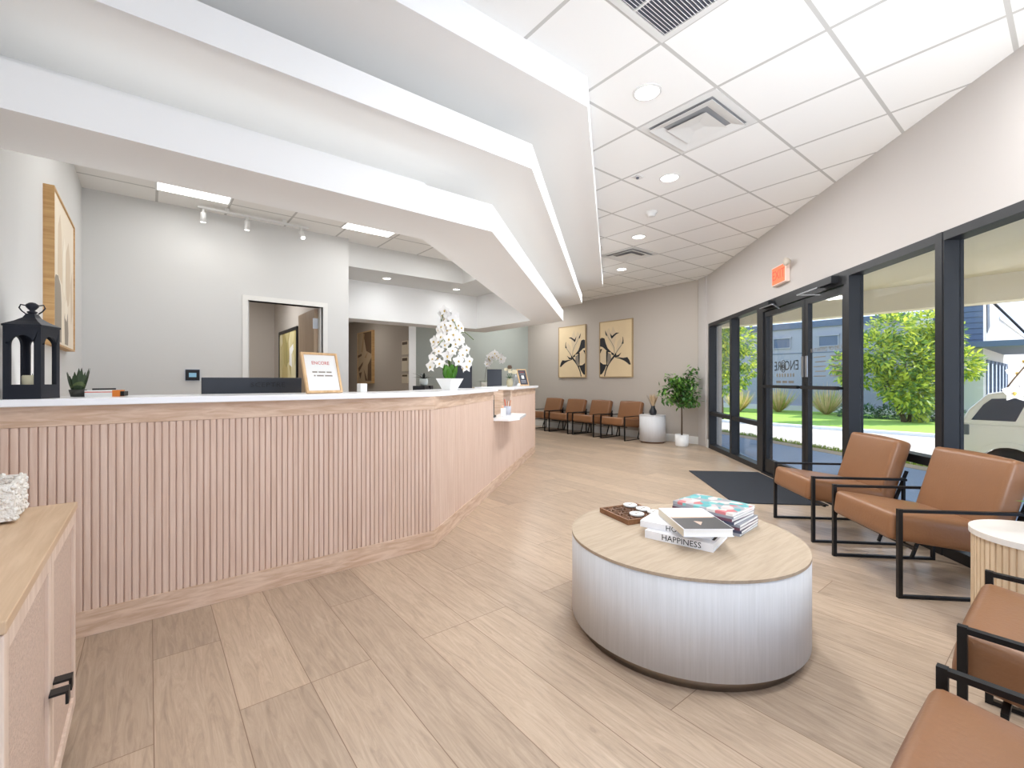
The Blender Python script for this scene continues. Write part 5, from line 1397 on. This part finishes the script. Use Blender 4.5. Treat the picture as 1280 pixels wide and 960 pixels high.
side_pane([(-2.04, 1.13), (-1.90, 1.38), (-1.80, 1.48), (-1.38, 1.50), (-1.52, 1.13)], 'quarter_window'); side_pane([(-1.40, 1.12), (-1.26, 1.52), (-.25, 1.54), (-.22, 1.10)], 'door_window'); side_pane([(-.14, 1.10), (-.16, 1.54), (.30, 1.50), (.85, 1.12)], 'door_window')
b = MB(); b.add([(-2.195, -.66, 1.12), (-2.195, .66, 1.12), (-1.90, .58, 1.53), (-1.90, -.58, 1.53)], [(0, 3, 2, 1)]); b.build('rear_window', CGL, car)
TL = mat('tail_lamp', srgb(150, 150, 160), .2)
for s in (-1, 1):
    b = MB(); y = s*(hwid-.04); b.box(-2.285, -2.06, min(y, y+s*.055), max(y, y+s*.055), .88, 1.05); b.build('tail_light', mat('tail_lamp_grey', srgb(112, 118, 124), .2), car, bevel=.01)
    b = MB()
    for xc in (1.40, -1.60):
        pa = arch(xc, .47, .33, 12); pi_ = arch(xc, .385, .33, 12)
        for i in range(12):
            q = [pa[i], pa[i+1], pi_[i+1], pi_[i]]; y0, y1 = s*(hwid-.02), s*(hwid+.03)
            b.add([(x, y0, z) for x, z in q]+[(x, y1, z) for x, z in q], [(0, 1, 2, 3), (7, 6, 5, 4)]+[(k, 4+k, 4+(k+1) % 4, (k+1) % 4) for k in range(4)])
    b.build('fender_flare', CARW, car)
    b = MB(); 
    b.box(-.18, -.172, min(s*hwid, s*(hwid+.003)), max(s*hwid, s*(hwid+.003)), .4, 1.05).box(-1.13, -1.122, min(s*hwid, s*(hwid+.003)), max(s*hwid, s*(hwid+.003)), .5, 1.05); b.build('door_seam', mat('seam_grey', srgb(120, 120, 120), .6), car)
    for xc in (1.40, -1.60):
        b = MB(); b.smooth = True; pr_ = [(.20, -.10), (.33, -.10), (.35, -.06), (.35, .06), (.33, .10), (.20, .10)]
        b.lathe(pr_, 32, cap=False); b.v = [(x+xc, z+s*(hwid-.10), y+.35) for x, y, z in b.v]; wh = b.build('tyre', TYRE, car)
        b = MB(); b.lathe([(.20, .04), (.20, .075), (.06, .085), (.05, .09)], 20); 
        for k in range(6):
            a = 2*PI*k/6; b.bar((0.05*math.cos(a), .05*math.sin(a), .085), (.19*math.cos(a), .19*math.sin(a), .08), .05, .02)
        b.v = [(x+xc, s*z+s*(hwid-.10), y+.35) for x, y, z in b.v]; b.build('rim', CHROME, wh)
b = MB(); b.box(-2.33, -2.18, -.82, .82, .40, .66); b.build('rear_bumper', CARW, car, bevel=.03)
b = MB(); b.box(-1.6, .1, -.62, -.58, 1.645, 1.68).box(-1.6, .1, .58, .62, 1.645, 1.68); b.build('roof_rail', BLACK, car)
b = MB(); b.box(.72, .92, -1.08, -.92, 1.08, 1.22).box(.72, .92, .92, 1.08, 1.08, 1.22); b.build('wing_mirror', CARW, car, bevel=.02)

# ------------------------------------------------------------------ world, sun, camera
w = bpy.data.worlds.new('sky'); bpy.context.scene.world = w; w.use_nodes = True
nt = w.node_tree; bg = nt.nodes['Background']
tc = nt.nodes.new('ShaderNodeTexCoord'); sp = nt.nodes.new('ShaderNodeSeparateXYZ'); nt.links.new(tc.outputs['Generated'], sp.inputs[0])
cr = nt.nodes.new('ShaderNodeValToRGB'); e = cr.color_ramp.elements
e[0].position = 0; e[0].color = (.68, .77, .93, 1); e[1].position = .6; e[1].color = (.42, .58, .90, 1)
k_ = e.new(.12); k_.color = (.55, .69, .93, 1)
nt.links.new(sp.outputs['Z'], cr.inputs['Fac']); nt.links.new(cr.outputs['Color'], bg.inputs['Color']); bg.inputs['Strength'].default_value = 2.4
sl = bpy.data.lights.new('sun', 'SUN'); sl.energy = 5.5; sl.angle = math.radians(.6); sl.color = (1, .95, .86)
so = bpy.data.objects.new('sun', sl); C.objects.link(so); so.rotation_mode = 'QUATERNION'
so.rotation_quaternion = Vector((-.60, .42, -.78)).normalized().to_track_quat('-Z', 'Y')

cam = bpy.data.cameras.new('camera'); co = bpy.data.objects.new('camera', cam); C.objects.link(co)
cam.sensor_width = 36; cam.sensor_fit = 'HORIZONTAL'; cam.lens = 568.9/1280*36; cam.shift_y = -(480-476.08)/1280
cam.clip_start = .02; cam.clip_end = 300
co.location = (0, 0, H_CAM); co.rotation_mode = 'QUATERNION'
co.rotation_quaternion = FW.to_track_quat('-Z', 'Y')
sc = bpy.context.scene; sc.camera = co
vs_ = sc.view_settings; vs_.view_transform = 'Standard'; vs_.look = 'None'; vs_.gamma = 1; vs_.exposure = .31; vs_.use_curve_mapping = False
sc.cycles.use_denoising = True
sc.cycles.max_bounces = 10; sc.cycles.diffuse_bounces = 6; sc.cycles.transparent_max_bounces = 16; sc.cycles.sample_clamp_indirect = 4
